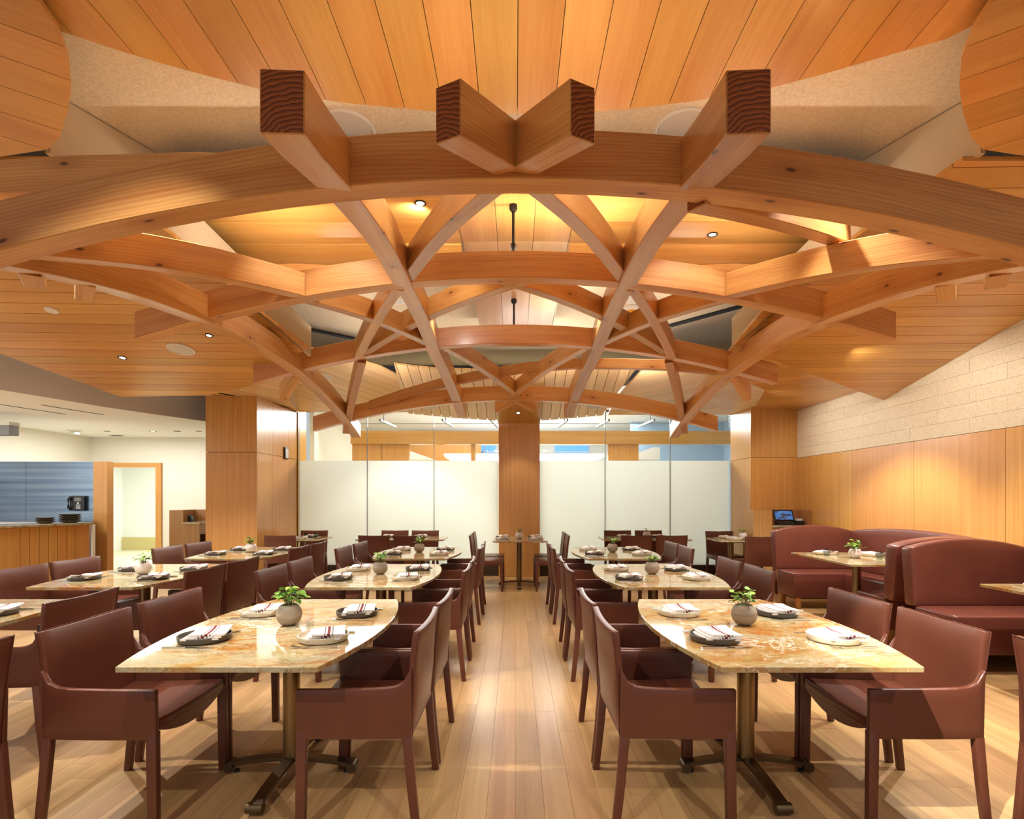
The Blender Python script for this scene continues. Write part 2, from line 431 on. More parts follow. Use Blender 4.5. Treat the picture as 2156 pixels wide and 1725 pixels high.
    def mesh(s, name, mats, grain=None, smooth=False, bevel=0, seg=2, fix=True, merge=False):
        me = bpy.data.meshes.new(name); me.from_pydata(s.v, [], s.f)
        for m in (mats if isinstance(mats, (list, tuple)) else [mats]): me.materials.append(m)
        for p, k in zip(me.polygons, s.mi): p.material_index = k
        if bevel or fix:
            bm = bmesh.new(); bm.from_mesh(me)
            if any(u for u in s.uv):
                ul = bm.loops.layers.uv.new('UVMap'); bm.faces.ensure_lookup_table()
                for f, u in zip(bm.faces, s.uv):
                    if u:
                        for lp, c in zip(f.loops, u): lp[ul].uv = c
            if merge: bmesh.ops.remove_doubles(bm, verts=bm.verts, dist=1e-5)
            if fix: bmesh.ops.recalc_face_normals(bm, faces=bm.faces)
            if bevel:
                ed = [e for e in bm.edges if len(e.link_faces) == 2 and e.calc_face_angle(0) > 0.55]
                bmesh.ops.bevel(bm, geom=ed, offset=bevel, segments=seg, profile=0.5, affect='EDGES', clamp_overlap=True)
            bm.to_mesh(me); bm.free()
        if grain is not None: grain_uv(me, grain)
        if smooth:
            me.polygons.foreach_set('use_smooth', [True] * len(me.polygons))
            try: me.set_sharp_from_angle(angle=0.7)
            except Exception: pass
        me.update(); return me
    def build(s, name, mats, parent=None, **kw):
        return link(name, s.mesh(name, mats, **kw), parent)
def grain_uv(me, g):
    g = Vector(g).normalized(); ul = me.uv_layers.get('UVMap') or me.uv_layers.new(name='UVMap')
    for p in me.polygons:
        n = p.normal
        if abs(n.dot(g)) > 0.9:
            a = Vector((0, 0, 1)) if abs(g.z) < 0.9 else Vector((1, 0, 0)); t = g.cross(a).normalized(); gg = g.cross(t)
        else:
            t = n.cross(g).normalized(); gg = g
        for li in p.loop_indices:
            co = me.vertices[me.loops[li].vertex_index].co; ul.data[li].uv = (co.dot(gg), co.dot(t))
def link(name, me, parent=None, loc=None, rz=0):
    o = bpy.data.objects.new(name, me); COL.objects.link(o)
    if parent: o.parent = parent
    if loc: o.location = loc
    if rz: o.rotation_euler = (0, 0, rz)
    return o
def tag(o, label, cat, group=None):
    o['label'] = label; o['category'] = cat
    if group: o['group'] = group
    return o
def thing(name, label, cat, loc=(0, 0, 0), rz=0, group=None):
    o = bpy.data.objects.new(name, None); COL.objects.link(o); o.location = loc; o.rotation_euler = (0, 0, rz)
    o.empty_display_size = 0.1
    return tag(o, label, cat, group)
def struct(name, me=None, label=None):
    o = bpy.data.objects.new(name, me); COL.objects.link(o); o['kind'] = 'structure'
    if label: o['label'] = label; 
    return o
def copy_tree(src, loc, rz, label, group, cat=None):
    r = src.copy(); COL.objects.link(r); r.location = loc; r.rotation_euler = (0, 0, rz)
    r['label'] = label
    if group: r['group'] = group
    for ch in list(src.children):
        c = ch.copy(); COL.objects.link(c); c.parent = r
        for g in list(ch.children):
            d = g.copy(); COL.objects.link(d); d.parent = c
    return r
def clip(poly, a, b, lo, hi):
    """clip a 2D polygon to lo <= a*x+b*y <= hi"""
    for sgn, lim in ((1, lo), (-1, -hi)):
        out = []; n = len(poly)
        for i in range(n):
            p, q = poly[i], poly[(i + 1) % n]
            dp = sgn * (a * p[0] + b * p[1]) - lim; dq = sgn * (a * q[0] + b * q[1]) - lim
            if dp >= 0: out.append(p)
            if (dp >= 0) != (dq >= 0):
                t = dp / (dp - dq); out.append((p[0] + (q[0] - p[0]) * t, p[1] + (q[1] - p[1]) * t))
        poly = out
        if len(poly) < 3: return []
    return poly
def area2(p): return abs(sum(p[i][0] * p[(i + 1) % len(p)][1] - p[(i + 1) % len(p)][0] * p[i][1] for i in range(len(p)))) / 2
def planked(parent, poly, zf, dirv, width, mat, thick=0.028, gap=0.004, back=M['dark_gap'], lens=None, start=0.0):
    """boards along dirv under a backing; underside on z = zf(x, y); the joints stay open"""
    dx, dy = Vector(dirv).normalized()
    ax, ay = -dy, dx
    vals = [ax * p[0] + ay * p[1] for p in poly]
    k = math.floor((min(vals) - start) / width)
    while start + k * width < max(vals):
        lo = start + k * width; c = clip(poly, ax, ay, lo + gap / 2, lo + width - gap / 2); k += 1
        if len(c) < 3 or area2(c) < 2e-4: continue
        P = [Vector((x, y, zf(x, y))) for x, y in c]
        mb = MB(); mb.prism(P, (0, 0, thick))
        d3 = Vector((dx, dy, zf(dx, dy) - zf(0, 0)))
        mb.build('plank', mat, parent, grain=d3)
    if back:
        cx = sum(p[0] for p in poly) / len(poly); cy = sum(p[1] for p in poly) / len(poly)
        P = [Vector((x, y, zf(x, y) + thick * 0.6)) for x, y in [(cx + (x - cx) * 0.975, cy + (y - cy) * 0.975) for x, y in poly]]
        MB().prism(P, (0, 0, thick * 0.9)).build('backing', back, parent)

# ------------------------------------------------------------------ setting: floor
def floor():
    r = struct('floor', None, 'light oak strip floor')
    bw = 0.128; cells = []
    nx0, nx1 = -70, 38
    rr = random.Random(3)
    for i in range(nx0, nx1):
        x0 = i * bw; y = -1.5 + rr.uniform(-1.6, 0)
        while y < 9.72:
            L = rr.uniform(1.4, 3.0); y1 = min(y + L, 9.72)
            cells.append((x0, max(y, -1.5), y1)); y += L
    def seen(c):
        x, y0, y1 = c; yy = max(1.9, y1); return y1 > 2.2 and abs((x + 0.06) / yy) < 0.97
    def score(c): return (0 if seen(c) else 1, math.hypot(c[0], (c[1] + c[2]) / 2 - 1.5))
    cells.sort(key=score)
    sb = MB(); cache = {}
    for k, (x0, y0, y1) in enumerate(cells):
        if y1 - y0 < 0.02: continue
        if k < 290:
            mb = MB().box(x0 + 0.0006, x0 + bw - 0.0006, y0 + 0.0006, y1 - 0.0006, -0.02, 0.0)
            mb.build('floor_board', M['floor'], r, grain=(0, 1, 0), fix=False)
        else:
            sb.box(x0 + 0.0006, x0 + bw - 0.0006, y0 + 0.0006, y1 - 0.0006, -0.02, 0.0)
    o = sb.build('floor_boards', M['floor_far'], r, grain=(0, 1, 0), fix=False); o['kind'] = 'stuff'
    MB().box(-9, 4.9, -1.5, 9.9, -0.06, -0.018).build('subfloor', M['dark_gap'], r)
    MB().box(-9, 4.9, -6, -1.5, -0.06, 0.0).build('floor_behind', M['floor'], r, grain=(0, 1, 0))
    MB().box(-12, 6, 9.9, 18, -0.06, 0.0).build('floor_beyond', M['floor_pale'], r)
def floor_far():
    """the same oak, toned per board by position because the far boards share one mesh"""
    m = wood('oak_floor_far', (202, 162, 112), (172, 130, 86), 0.36, 13, 120, 0.0, coat=0.1, bump=0.06)
    nt = m.node_tree; hs = next(n for n in nt.nodes if n.type == 'HUE_SAT')
    geo = nt.nodes.new('ShaderNodeNewGeometry')
    ma = nt.nodes.new('ShaderNodeMath'); ma.operation = 'MULTIPLY_ADD'
    nt.links.new(geo.outputs['Random Per Island'], ma.inputs[0]); ma.inputs[1].default_value = 0.24; ma.inputs[2].default_value = 0.86
    nt.links.new(ma.outputs[0], hs.inputs['Value']); return m
M['floor_far'] = floor_far()
M['floor_pale'] = plain('pale_floor', (222, 214, 180), 0.5)
floor()

# ------------------------------------------------------------------ setting: walls
XR = 4.58
def wall_right():
    w = struct('wall_right')
    MB().box(XR + 0.02, XR + 0.25, -3, 9.9, 0, 4.2).build('wall_core', M['grey_paint'], w)
    y = 8.86; ys = [8.86, 7.41, 6.27, 5.10, 3.95, 2.8, 1.65, 0.5, -0.65, -1.8, -3.0]
    for a, b in zip(ys[:-1], ys[1:]):
        MB().box(XR - 0.004, XR + 0.02, b + 0.003, a - 0.003, 0.10, 2.03).build('wood_panel', M['panel'], w, grain=(0, 0, 1))
    rh = 0.152; k = 0
    for j in range(7):
        z0 = 2.034 + j * rh; yy = 8.86 - (0.0 if j % 2 == 0 else 0.42) ; first = 8.86
        L = 0.84
        while first > 1.5:
            a = first; b = yy - L if first != 8.86 or j % 2 == 0 else 8.86 - 0.42
            if first == 8.86 and j % 2: b = 8.86 - 0.42
            else: b = first - L
            MB().box(XR - 0.006 - 0.0005 * ((k * 7) % 3), XR + 0.02, b + 0.0012, a - 0.0012, z0 + 0.0010, z0 + rh - 0.0010).build('acoustic_tile', M['acoustic'], w, fix=False)
            first = b; k += 1
    MB().box(XR - 0.006, XR + 0.02, -3, 1.5, 2.034, 3.1).build('acoustic_field', M['acoustic'], w)
    MB().box(XR - 0.012, XR + 0.02, -3, 8.86, 0.0, 0.10).build('base_board', M['darkbase'], w)
wall_right()
def panel_block(name, x0, x1, y0, y1, zs, splits=(), faces='f', mat='panel'):
    """pillar clad in veneer sheets with open joints"""
    w = struct(name)
    MB().box(x0 + 0.02, x1 - 0.02, y0 + 0.02, y1 - 0.02, 0, zs[-1]).build('core', M['dark_gap'], w)
    for za, zb in zip(zs[:-1], zs[1:]):
        if 'f' in faces: MB().box(x0, x1, y0, y0 + 0.018, za + 0.003, zb - 0.003).build('wood_panel', M[mat], w, grain=(0, 0, 1))
        for key, xa, xb in (('l', x0, x0 + 0.018), ('r', x1 - 0.018, x1)):
            if key in faces:
                yy = [y0 + 0.019] + list(splits) + [y1]
                for a, b in zip(yy[:-1], yy[1:]):
                    MB().box(xa, xb, a + 0.002, b - 0.002, za + 0.003, zb - 0.003).build('wood_panel', M[mat], w, grain=(0, 0, 1))
    return w
panel_block('wall_back_left', -4.65, -3.88, 8.2, 9.70, (0.0, 2.07, 3.6), (8.72, 9.35), 'fr')
panel_block('wall_back_right', 3.82, 4.58, 8.86, 9.70, (0.0, 2.04, 3.6), (), 'fl')
panel_block('wall_back_center', -0.292, 0.425, 9.58, 9.86, (0.0, 2.78), (), 'flr')
pv = struct('trim_4')
MB().box(-4.48, -3.885, 9.765, 10.15, 0, 3.4).build('wood_panel', M['panel'], pv, grain=(0, 0, 1))
def service_walls():
    w = struct('wall_left')
    MB().box(-9.0, -8.78, 0, 11.5, 0, 2.7).build('wall_face', M['white_paint'], w)
    b = struct('wall_back')
    MB().box(-9.0, -8.50, 11.3, 11.5, 0, 2.7).build('wall_face', M['white_paint'], b)
    MB().box(-7.30, -4.5, 11.3, 11.5, 0, 2.7).build('wall_face', M['white_paint'], b)
    MB().box(-8.50, -7.30, 11.3, 11.5, 2.11, 2.7).build('wall_face', M['white_paint'], b)
    MB().box(-4.66, -4.5, 9.7, 11.3, 0, 2.9).build('return_face', M['white_paint'], b)
    bb = struct('baseboard_back')
    MB().box(-7.29, -4.66, 11.27, 11.3, 0, 0.1).build('board', M['panel'], bb, grain=(1, 0, 0))
    d = struct('door_1')
    for x0, x1, z0, z1, g in ((-7.42, -7.31, 0, 2.11, (0, 0, 1)), (-8.58, -8.47, 0, 2.11, (0, 0, 1)), (-8.47, -7.42, 2.02, 2.11, (1, 0, 0))):
        MB().box(x0, x1, 11.26, 11.5, z0, z1).build('door_frame', M['panel'], d, grain=g)
    h = struct('wall_hall')
    MB().box(-10.5, -6.0, 14.6, 14.8, 0, 2.7).build('wall_face', M['cool_white'], h)
    MB().box(-10.5, -6.0, 14.56, 14.6, 0, 0.34).build('base_board', M['wainscot'], h)
    MB().box(-10.6, -10.5, 11.5, 14.8, 0, 2.7).build('side_face', M['cool_white'], h)
    MB().box(-6.0, -5.9, 11.5, 14.8, 0, 2.7).build('side_face', M['cool_white'], h)
    c = struct('ceiling')
    # white lower ceiling of the service area with its curved edge, and the grey fascia above it
    arc = [(-6.45, 4.2), (-6.25, 5.3), (-6.02, 6.38), (-5.877, 6.862), (-5.699, 7.577), (-5.427, 8.266), (-5.091, 8.98), (-4.66, 9.7)]
    poly = arc + [(-4.66, 11.4), (-8.9, 11.4), (-8.9, 0.0), (-6.5, 0.0)]
    MB().prism([(x, y, 2.64) for x, y in poly], (0, 0, 0.08)).build('white_soffit', M['cool_white'], c)
    mb = MB(); n = len(arc); full = [(-6.5, 0.0)] + arc
    for (xa, ya), (xb, yb) in zip(full[:-1], full[1:]):
        mb.prism([(xa, ya, 2.64), (xb, yb, 2.64), (xb, yb, 3.9), (xa, ya, 3.9)], (0.03, -0.01, 0))
    mb.build('curved_fascia', M['grey_paint'], c)
    MB().box(-10.6, -5.9, 11.4, 14.8, 2.64, 2.7).build('hall_ceiling', M['cool_white'], c)
M['wainscot'] = plain('pale_wainscot', (208, 190, 130), 0.5)
service_walls()

# ------------------------------------------------------------------ glass partition and the room behind
def glazing():
    xs = [(-3.86, -2.64), (-2.64, -1.45), (-1.45, -0.30), (0.43, 1.60), (1.60, 2.76), (2.76, 3.82)]
    for k, (a, b) in enumerate(xs):
        w = struct('window_%d' % (k + 1))
        MB().box(a + 0.006, b - 0.006, 9.74, 9.752, 0.195, 2.05).build('frosted_pane', M['frosted'], w)
        MB().box(a + 0.006, b - 0.006, 9.74, 9.752, 2.052, 2.92).build('clear_pane', M['glass'], w)
        MB().box(a - 0.004, a + 0.005, 9.735, 9.757, 0.195, 2.92).build('glazing_joint', M['grey_plastic'], w)
        MB().box(a + 0.005, b - 0.004, 9.73, 9.76, 2.92, 2.96).build('head_channel', M['steel'], w)
    t = struct('baseboard_glass')
    MB().box(-3.87, 3.81, 9.70, 9.80, 0.0, 0.19).build('plinth', M['darkbase'], t)
glazing()
def back_room():
    w = struct('wall_beyond')
    MB().box(-6, 6, 16.8, 17, 0, 4).build('wall_face', M['cool_white'], w)
    MB().box(-4.35, -4.25, 11.55, 16.8, 0, 3.6).build('side_face', M['white_paint'], w)
    MB().box(5.5, 5.6, 9.8, 16.8, 0, 3.6).build('side_face', M['paleblue'], w)
    MB().box(3.05, 5.5, 14.4, 14.5, 0, 3.4).build('blue_face', M['paleblue'], w)
    c = struct('ceiling_beyond')
    MB().box(-4.3, 5.6, 9.8, 17, 3.40, 3.5).build('ceiling_face', M['grey_paint'], c)
    t = struct('trim_1')
    MB().box(-3.62, 5.5, 12.0, 12.25, 2.575, 2.86).build('header_beam', M['panel'], t, grain=(1, 0, 0))
    for x0, x1 in ((-3.60, -2.95), (-2.94, -2.35), (2.05, 2.72)):
        MB().box(x0, x1, 12.05, 12.2, 0, 2.57).build('wood_panel', M['panel'], t, grain=(0, 0, 1))
    MB().box(-0.98, -0.88, 12.05, 12.2, 0, 2.57).build('post', M['panel'], t, grain=(0, 0, 1))
    for pts in ([(-3.06, 2.64), (-2.87, 2.64), (-1.95, 2.316), (-3.06, 2.316)], [(2.525, 2.316), (3.33, 2.615), (3.5, 2.615), (3.5, 2.316)]):
        MB().prism([(x, 13.2, z) for x, z in pts], (0, 0.4, 0)).build('sloped_soffit', M['lightcove_off'], t)
    MB().box(-3.2, -1.0, 15.9, 15.95, 1.5, 3.0).build('wood_panel', M['panel'], t, grain=(0, 0, 1))
    g = struct('window_7')
    for x in (-1.9, -0.2, 1.9):
        pass
    for x0 in (-2.05, -1.68, -1.31, -0.94, 1.22, 1.56, 1.90):
        MB().box(x0, x0 + 0.33, 16.72, 16.78, 2.4, 3.2).build('blue_pane', M['bluewin'], g)
    for z in (2.78, 3.0):
        MB().box(-2.1, 2.3, 16.69, 16.715, z, z + 0.03).build('glazing_bar', M['steel'], g)
    k = thing('light_panel', 'glowing white light panel hung in the room beyond the glass', 'light', (0, 0, 0))
    MB().box(-1.75, 2.2, 13.6, 15.6, 2.40, 2.44).build('diffuser', M['lightcove'], k)
    MB().box(-1.78, 2.23, 13.58, 15.62, 2.44, 2.5).build('tray', M['cool_white'], k)
    for i, (x, lab) in enumerate(((-2.55, 'first from the left'), (-1.35, 'second from the left'), (-0.42, 'third from the left, beside the wooden pillar'), (0.95, 'first right of the wooden pillar'), (1.75, 'second right of the wooden pillar'), (2.62, 'third right of the pillar'))):
        q = thing('track_light', 'slim grey track light behind the clear glass, ' + lab, 'track light', (x, 10.6, 3.0), 0, 'track lights beyond the glass')
        MB().obox((0, 0.35, -0.12), (0.12 * (1 if x < 0 else -1), 1, -0.02), 0.03, 0.04, 0.9).build('track', M['grey_plastic'], q)
        MB().tube([(0, 0, -0.12), (0, 0, 0.40)], 0.01, 6).build('hanger', M['grey_plastic'], q)
    q = thing('cable_rail', 'long thin horizontal rail hung behind the clear glass', 'rail', (0, 11.35, 2.93))
    MB().tube([(-3.2, 0, 0), (3.6, 0, 0)], 0.009, 6).build('rail', M['grey_plastic'], q)
    for x in (-3.0, 0.0, 3.4): MB().tube([(x, 0, 0), (x, 0, 0.5)], 0.006, 6).build('hanger', M['grey_plastic'], q)
back_room()

# ------------------------------------------------------------------ setting: ceilings
def ceilings():
    c = struct('ceiling_upper')
    MB().box(-4.6, 4.6, 2.3, 9.75, 3.75, 3.85).build('acoustic_field', M['acoustic'], c)
    for pts in ([(-2.936, 7.587), (-2.389, 8.081)], [(-4.2, 6.45), (-2.936, 7.587)], [(2.718, 6.794), (2.115, 7.483)], [(3.5, 5.9), (2.718, 6.794)]):
        (xa, ya), (xb, yb) = pts; d = Vector((xb - xa, yb - ya, 0)); cc = Vector(((xa + xb) / 2, (ya + yb) / 2, 3.742))
        MB().obox(cc, d, 0.10, 0.02, d.length).build('linear_diffuser', M['black'], c)
    # front vault boards
    f = struct('ceiling_front')
    arc = [(-2.25, 2.45), (-2.169, 2.598), (-1.943, 2.725), (-1.799, 2.796), (-1.644, 2.865), (-1.392, 2.965), (-1.147, 3.032), (-0.931, 3.075), (-0.45, 3.14), (0.0, 3.159), (0.464, 3.14), (0.659, 3.12), (0.967, 3.064), (1.352, 2.972), (1.593, 2.872), (1.907, 2.725), (2.087, 2.643), (2.25, 2.45)]
    poly = arc + [(2.25, -2.5), (-2.25, -2.5)]
    planked(f, poly, lambda x, y: 3.60, (0, 1), 0.2135, M['ceil_wood'], start=-0.012)
    # curved side petals in the slope of the side planes
    zl = lambda x, y: 4.032 - 0.212 * y
    lp = [(-2.064, 2.2), (-2.064, 2.362), (-2.078, 2.477), (-2.128, 2.603), (-2.241, 2.756), (-2.364, 2.886), (-2.541, 3.044), (-2.674, 3.122), (-2.991, 3.171), (-5.9, 3.171), (-5.9, 2.2)]
    pl = struct('ceiling_petal_left'); planked(pl, lp, zl, (1, 0.5), 0.19, M['ceil_wood'])
    pr = struct('ceiling_petal_right'); planked(pr, [(-x, y) for x, y in lp if x > -5][::-1] + [(4.57, 2.2), (4.57, 3.171)][::1], zl, (1, -0.5), 0.19, M['ceil_wood'])
    # big side planes
    lf = [(-6.0, 3.2), (-2.62, 3.2), (-2.40, 3.85), (-2.25, 4.80), (-2.07, 5.449), (-3.061, 6.342), (-3.281, 6.449), (-3.76, 6.631), (-4.817, 6.675), (-5.253, 5.568)]
    a = struct('ceiling_left'); planked(a, lf, zl, (1, 0.03), 0.165, M['ceil_wood'], gap=0.007)
    rf = [(4.57, 3.2), (2.62, 3.2), (2.40, 3.85), (2.163, 4.80), (2.16, 5.518), (2.494, 5.60), (2.959, 5.857), (4.57, 6.779)]
    b = struct('ceiling_right'); planked(b, rf, zl, (1, -0.02), 0.165, M['ceil_wood'], gap=0.006)
    # low cream upstands along the inner edges of the side planes
    up = struct('trim_2')
    for s, y1, x1 in ((-1, 5.62, -2.10), (1, 5.45, 2.16)):
        MB().prism([(s * 2.42, 3.85, zl(0, 3.85)), (x1, y1, zl(0, y1)), (x1, y1, zl(0, y1) + 0.30), (s * 2.42, 3.85, zl(0, 3.85) + 0.34)], (s * 0.03, 0, 0)).build('upstand', M['cream_paint'], up)
        MB().prism([(s * 2.70, 3.17, 3.38), (s * 2.42, 3.85, 3.22), (s * 2.42, 3.85, 3.74), (s * 2.70, 3.17, 3.74)], (s * 0.03, 0, 0)).build('upstand', M['cream_paint'], up)
    # wooden cross band of the vault
    m = struct('ceiling_cross_band')
    for s in (-1, 1):
        band = [(s * 0.455, 3.55), (s * 2.30, 3.55), (s * 2.95, 4.30), (s * 2.80, 4.60), (s * 0.455, 4.60)]
        planked(m, band, lambda x, y: 3.525, (1, 0), 1.06, M['ceil_wood'], start=0.0)
        MB().prism([(s * 0.455, 4.605, 3.515), (s * 2.74, 4.605, 3.515), (s * 2.66, 4.80, 3.43), (s * 2.1, 4.84, 3.41), (s * 0.455, 4.84, 3.41)], (0, 0, 0.028)).build('plank', M['ceil_wood'], m, grain=(1, 0, 0))
        MB().prism([(s * 1.00, 4.70, 3.30), (s * 1.35, 4.70, 3.375), (s * 1.9, 4.70, 3.40), (s * 2.4, 4.70, 3.37), (s * 2.7, 4.70, 3.30), (s * 2.7, 4.70, 3.18), (s * 1.9, 4.70, 3.12), (s * 1.3, 4.70, 3.2)], (0, 0.05, 0)).build('curved_valance', M['timber'], m, grain=(1, 0, 0))
    # central wooden strip
    st = struct('ceiling_center_strip')
    planked(st, [(-0.45, 3.55), (0.45, 3.55), (0.45, 4.62), (-0.45, 4.62)], lambda x, y: 3.55, (0, 1), 0.3, M['ceil_wood'], start=-0.15)
    planked(st, [(-0.44, 4.63), (0.46, 4.63), (0.46, 7.3), (-0.44, 7.3)], lambda x, y: 3.55 - 0.03 * (y - 4.6), (0, 1), 0.3, M['ceil_pale'], start=-0.15)
    # back petals over the glass wall
    zfan = lambda x, y: 6.15 - 0.36 * y
    fan = [(-1.747, 7.878), (-1.45, 7.95), (-1.107, 8.005), (-0.5, 8.03), (0.0, 8.04), (0.5, 8.03), (1.079, 8.005), (1.789, 7.912), (1.62, 8.6), (1.484, 9.323), (0.9, 9.43), (0.43, 9.5), (-0.30, 9.5), (-1.0, 9.42), (-1.812, 9.26), (-1.80, 8.6)]
    fb = struct('ceiling_back_fan'); planked(fb, fan, zfan, (0, 1), 0.155, M['ceil_pale'], start=0.02, gap=0.008)
    MB().prism([(x, y, zfan(x, y) - 0.004) for x, y in ((-0.30, 8.35), (0.43, 8.35), (0.43, 9.56), (-0.30, 9.56))], (0, 0, -0.012)).build('center_board', M['ceil_wood'], fb, grain=(0, 1, 0))
    zr = lambda x, y: 4.763 - 0.19 * y
    pl2 = [(-3.86, 9.70), (-1.913, 9.70), (-1.538, 9.31), (-1.621, 8.591), (-1.756, 8.177), (-1.932, 7.879), (-2.118, 7.708), (-2.492, 7.443), (-2.765, 7.276), (-3.231, 7.662), (-3.50, 8.498)]
    p2 = struct('ceiling_back_left'); planked(p2, pl2, zr, (0.8, 1), 0.19, M['ceil_pale'], gap=0.008)
    lv = [(-3.86, 9.70), (-3.50, 8.45), (-3.25, 7.70), (-2.72, 7.22), (-2.6, 6.2), (-3.20, 6.30), (-3.95, 6.55), (-4.65, 6.7), (-4.65, 8.2), (-3.88, 8.2)]
    p3 = struct('ceiling_level_left'); planked(p3, lv, lambda x, y: 2.915, (0.5, 1), 0.19, M['ceil_pale'], gap=0.008)
    zr2 = lambda x, y: 4.412 - 0.16 * y
    pr2 = [(3.80, 9.70), (1.64, 9.70), (1.636, 8.753), (1.725, 8.198), (1.783, 7.71), (2.04, 7.447), (2.453, 7.142), (2.55, 7.5), (2.9, 8.6)]
    p4 = struct('ceiling_back_right'); planked(p4, pr2, zr2, (-1.6, 1), 0.19, M['ceil_pale'], gap=0.008)
    lr = [(3.80, 9.7), (4.57, 9.7), (4.57, 6.3), (3.2, 5.75), (2.3, 5.6), (2.3, 6.3), (2.85, 7.0), (3.45, 7.55), (3.82, 8.645)]
    p5 = struct('ceiling_level_right'); planked(p5, lr, lambda x, y: 2.80 + 0.066 * (4.58 - x), (-0.9, 1), 0.19, M['ceil_wood'])
    lz = lambda x: 2.80 + 0.066 * (4.58 - x)
    Q0, Q1, Q2, Q3 = [Vector((x, y, lz(x))) for x, y in ((3.82, 9.70), (3.82, 8.645), (3.45, 7.55), (2.85, 7.0))]
    P1, P2, P3 = [Vector((x, y, zr2(x, y))) for x, y in ((2.9, 8.6), (2.55, 7.5), (2.453, 7.142))]
    tr = struct('ceiling_fold_right')
    for A, B, C in ((Q0, Q1, P1), (Q1, P2, P1), (Q1, Q2, P2), (Q2, Q3, P2), (Q3, P3, P2)):
        nn = (B - A).cross(C - A)
        zz = lambda x, y, A=A, nn=nn: A.z - (nn.x * (x - A.x) + nn.y * (y - A.y)) / nn.z
        planked(tr, [(p.x, p.y) for p in (A, B, C)], zz, (-1.2, 1), 0.19, M['ceil_pale'], gap=0.008)
    fl = struct('trim_3')
    for xa, ya, xb, yb, z0, z1 in ((-3.50, 8.45, -3.25, 7.70, 2.90, 3.33), (-3.25, 7.70, -2.72, 7.22, 2.90, 3.42), (-3.86, 9.70, -3.50, 8.45, 2.90, 3.2)):
        MB().prism([(xa, ya, z0), (xb, yb, z0), (xb, yb, z1), (xa, ya, z1)], (0.012 if xa > 0 else -0.012, 0, 0)).build('edge_board', M['ceil_pale'], fl, grain=(0, 1, 0))
    # flat roof over everything that the photo cannot see past
    rf_ = struct('ceiling_roof')
    MB().box(-9.2, 4.9, -3.2, 18, 4.2, 4.3).build('roof_slab', M['grey_paint'], rf_)
ceilings()

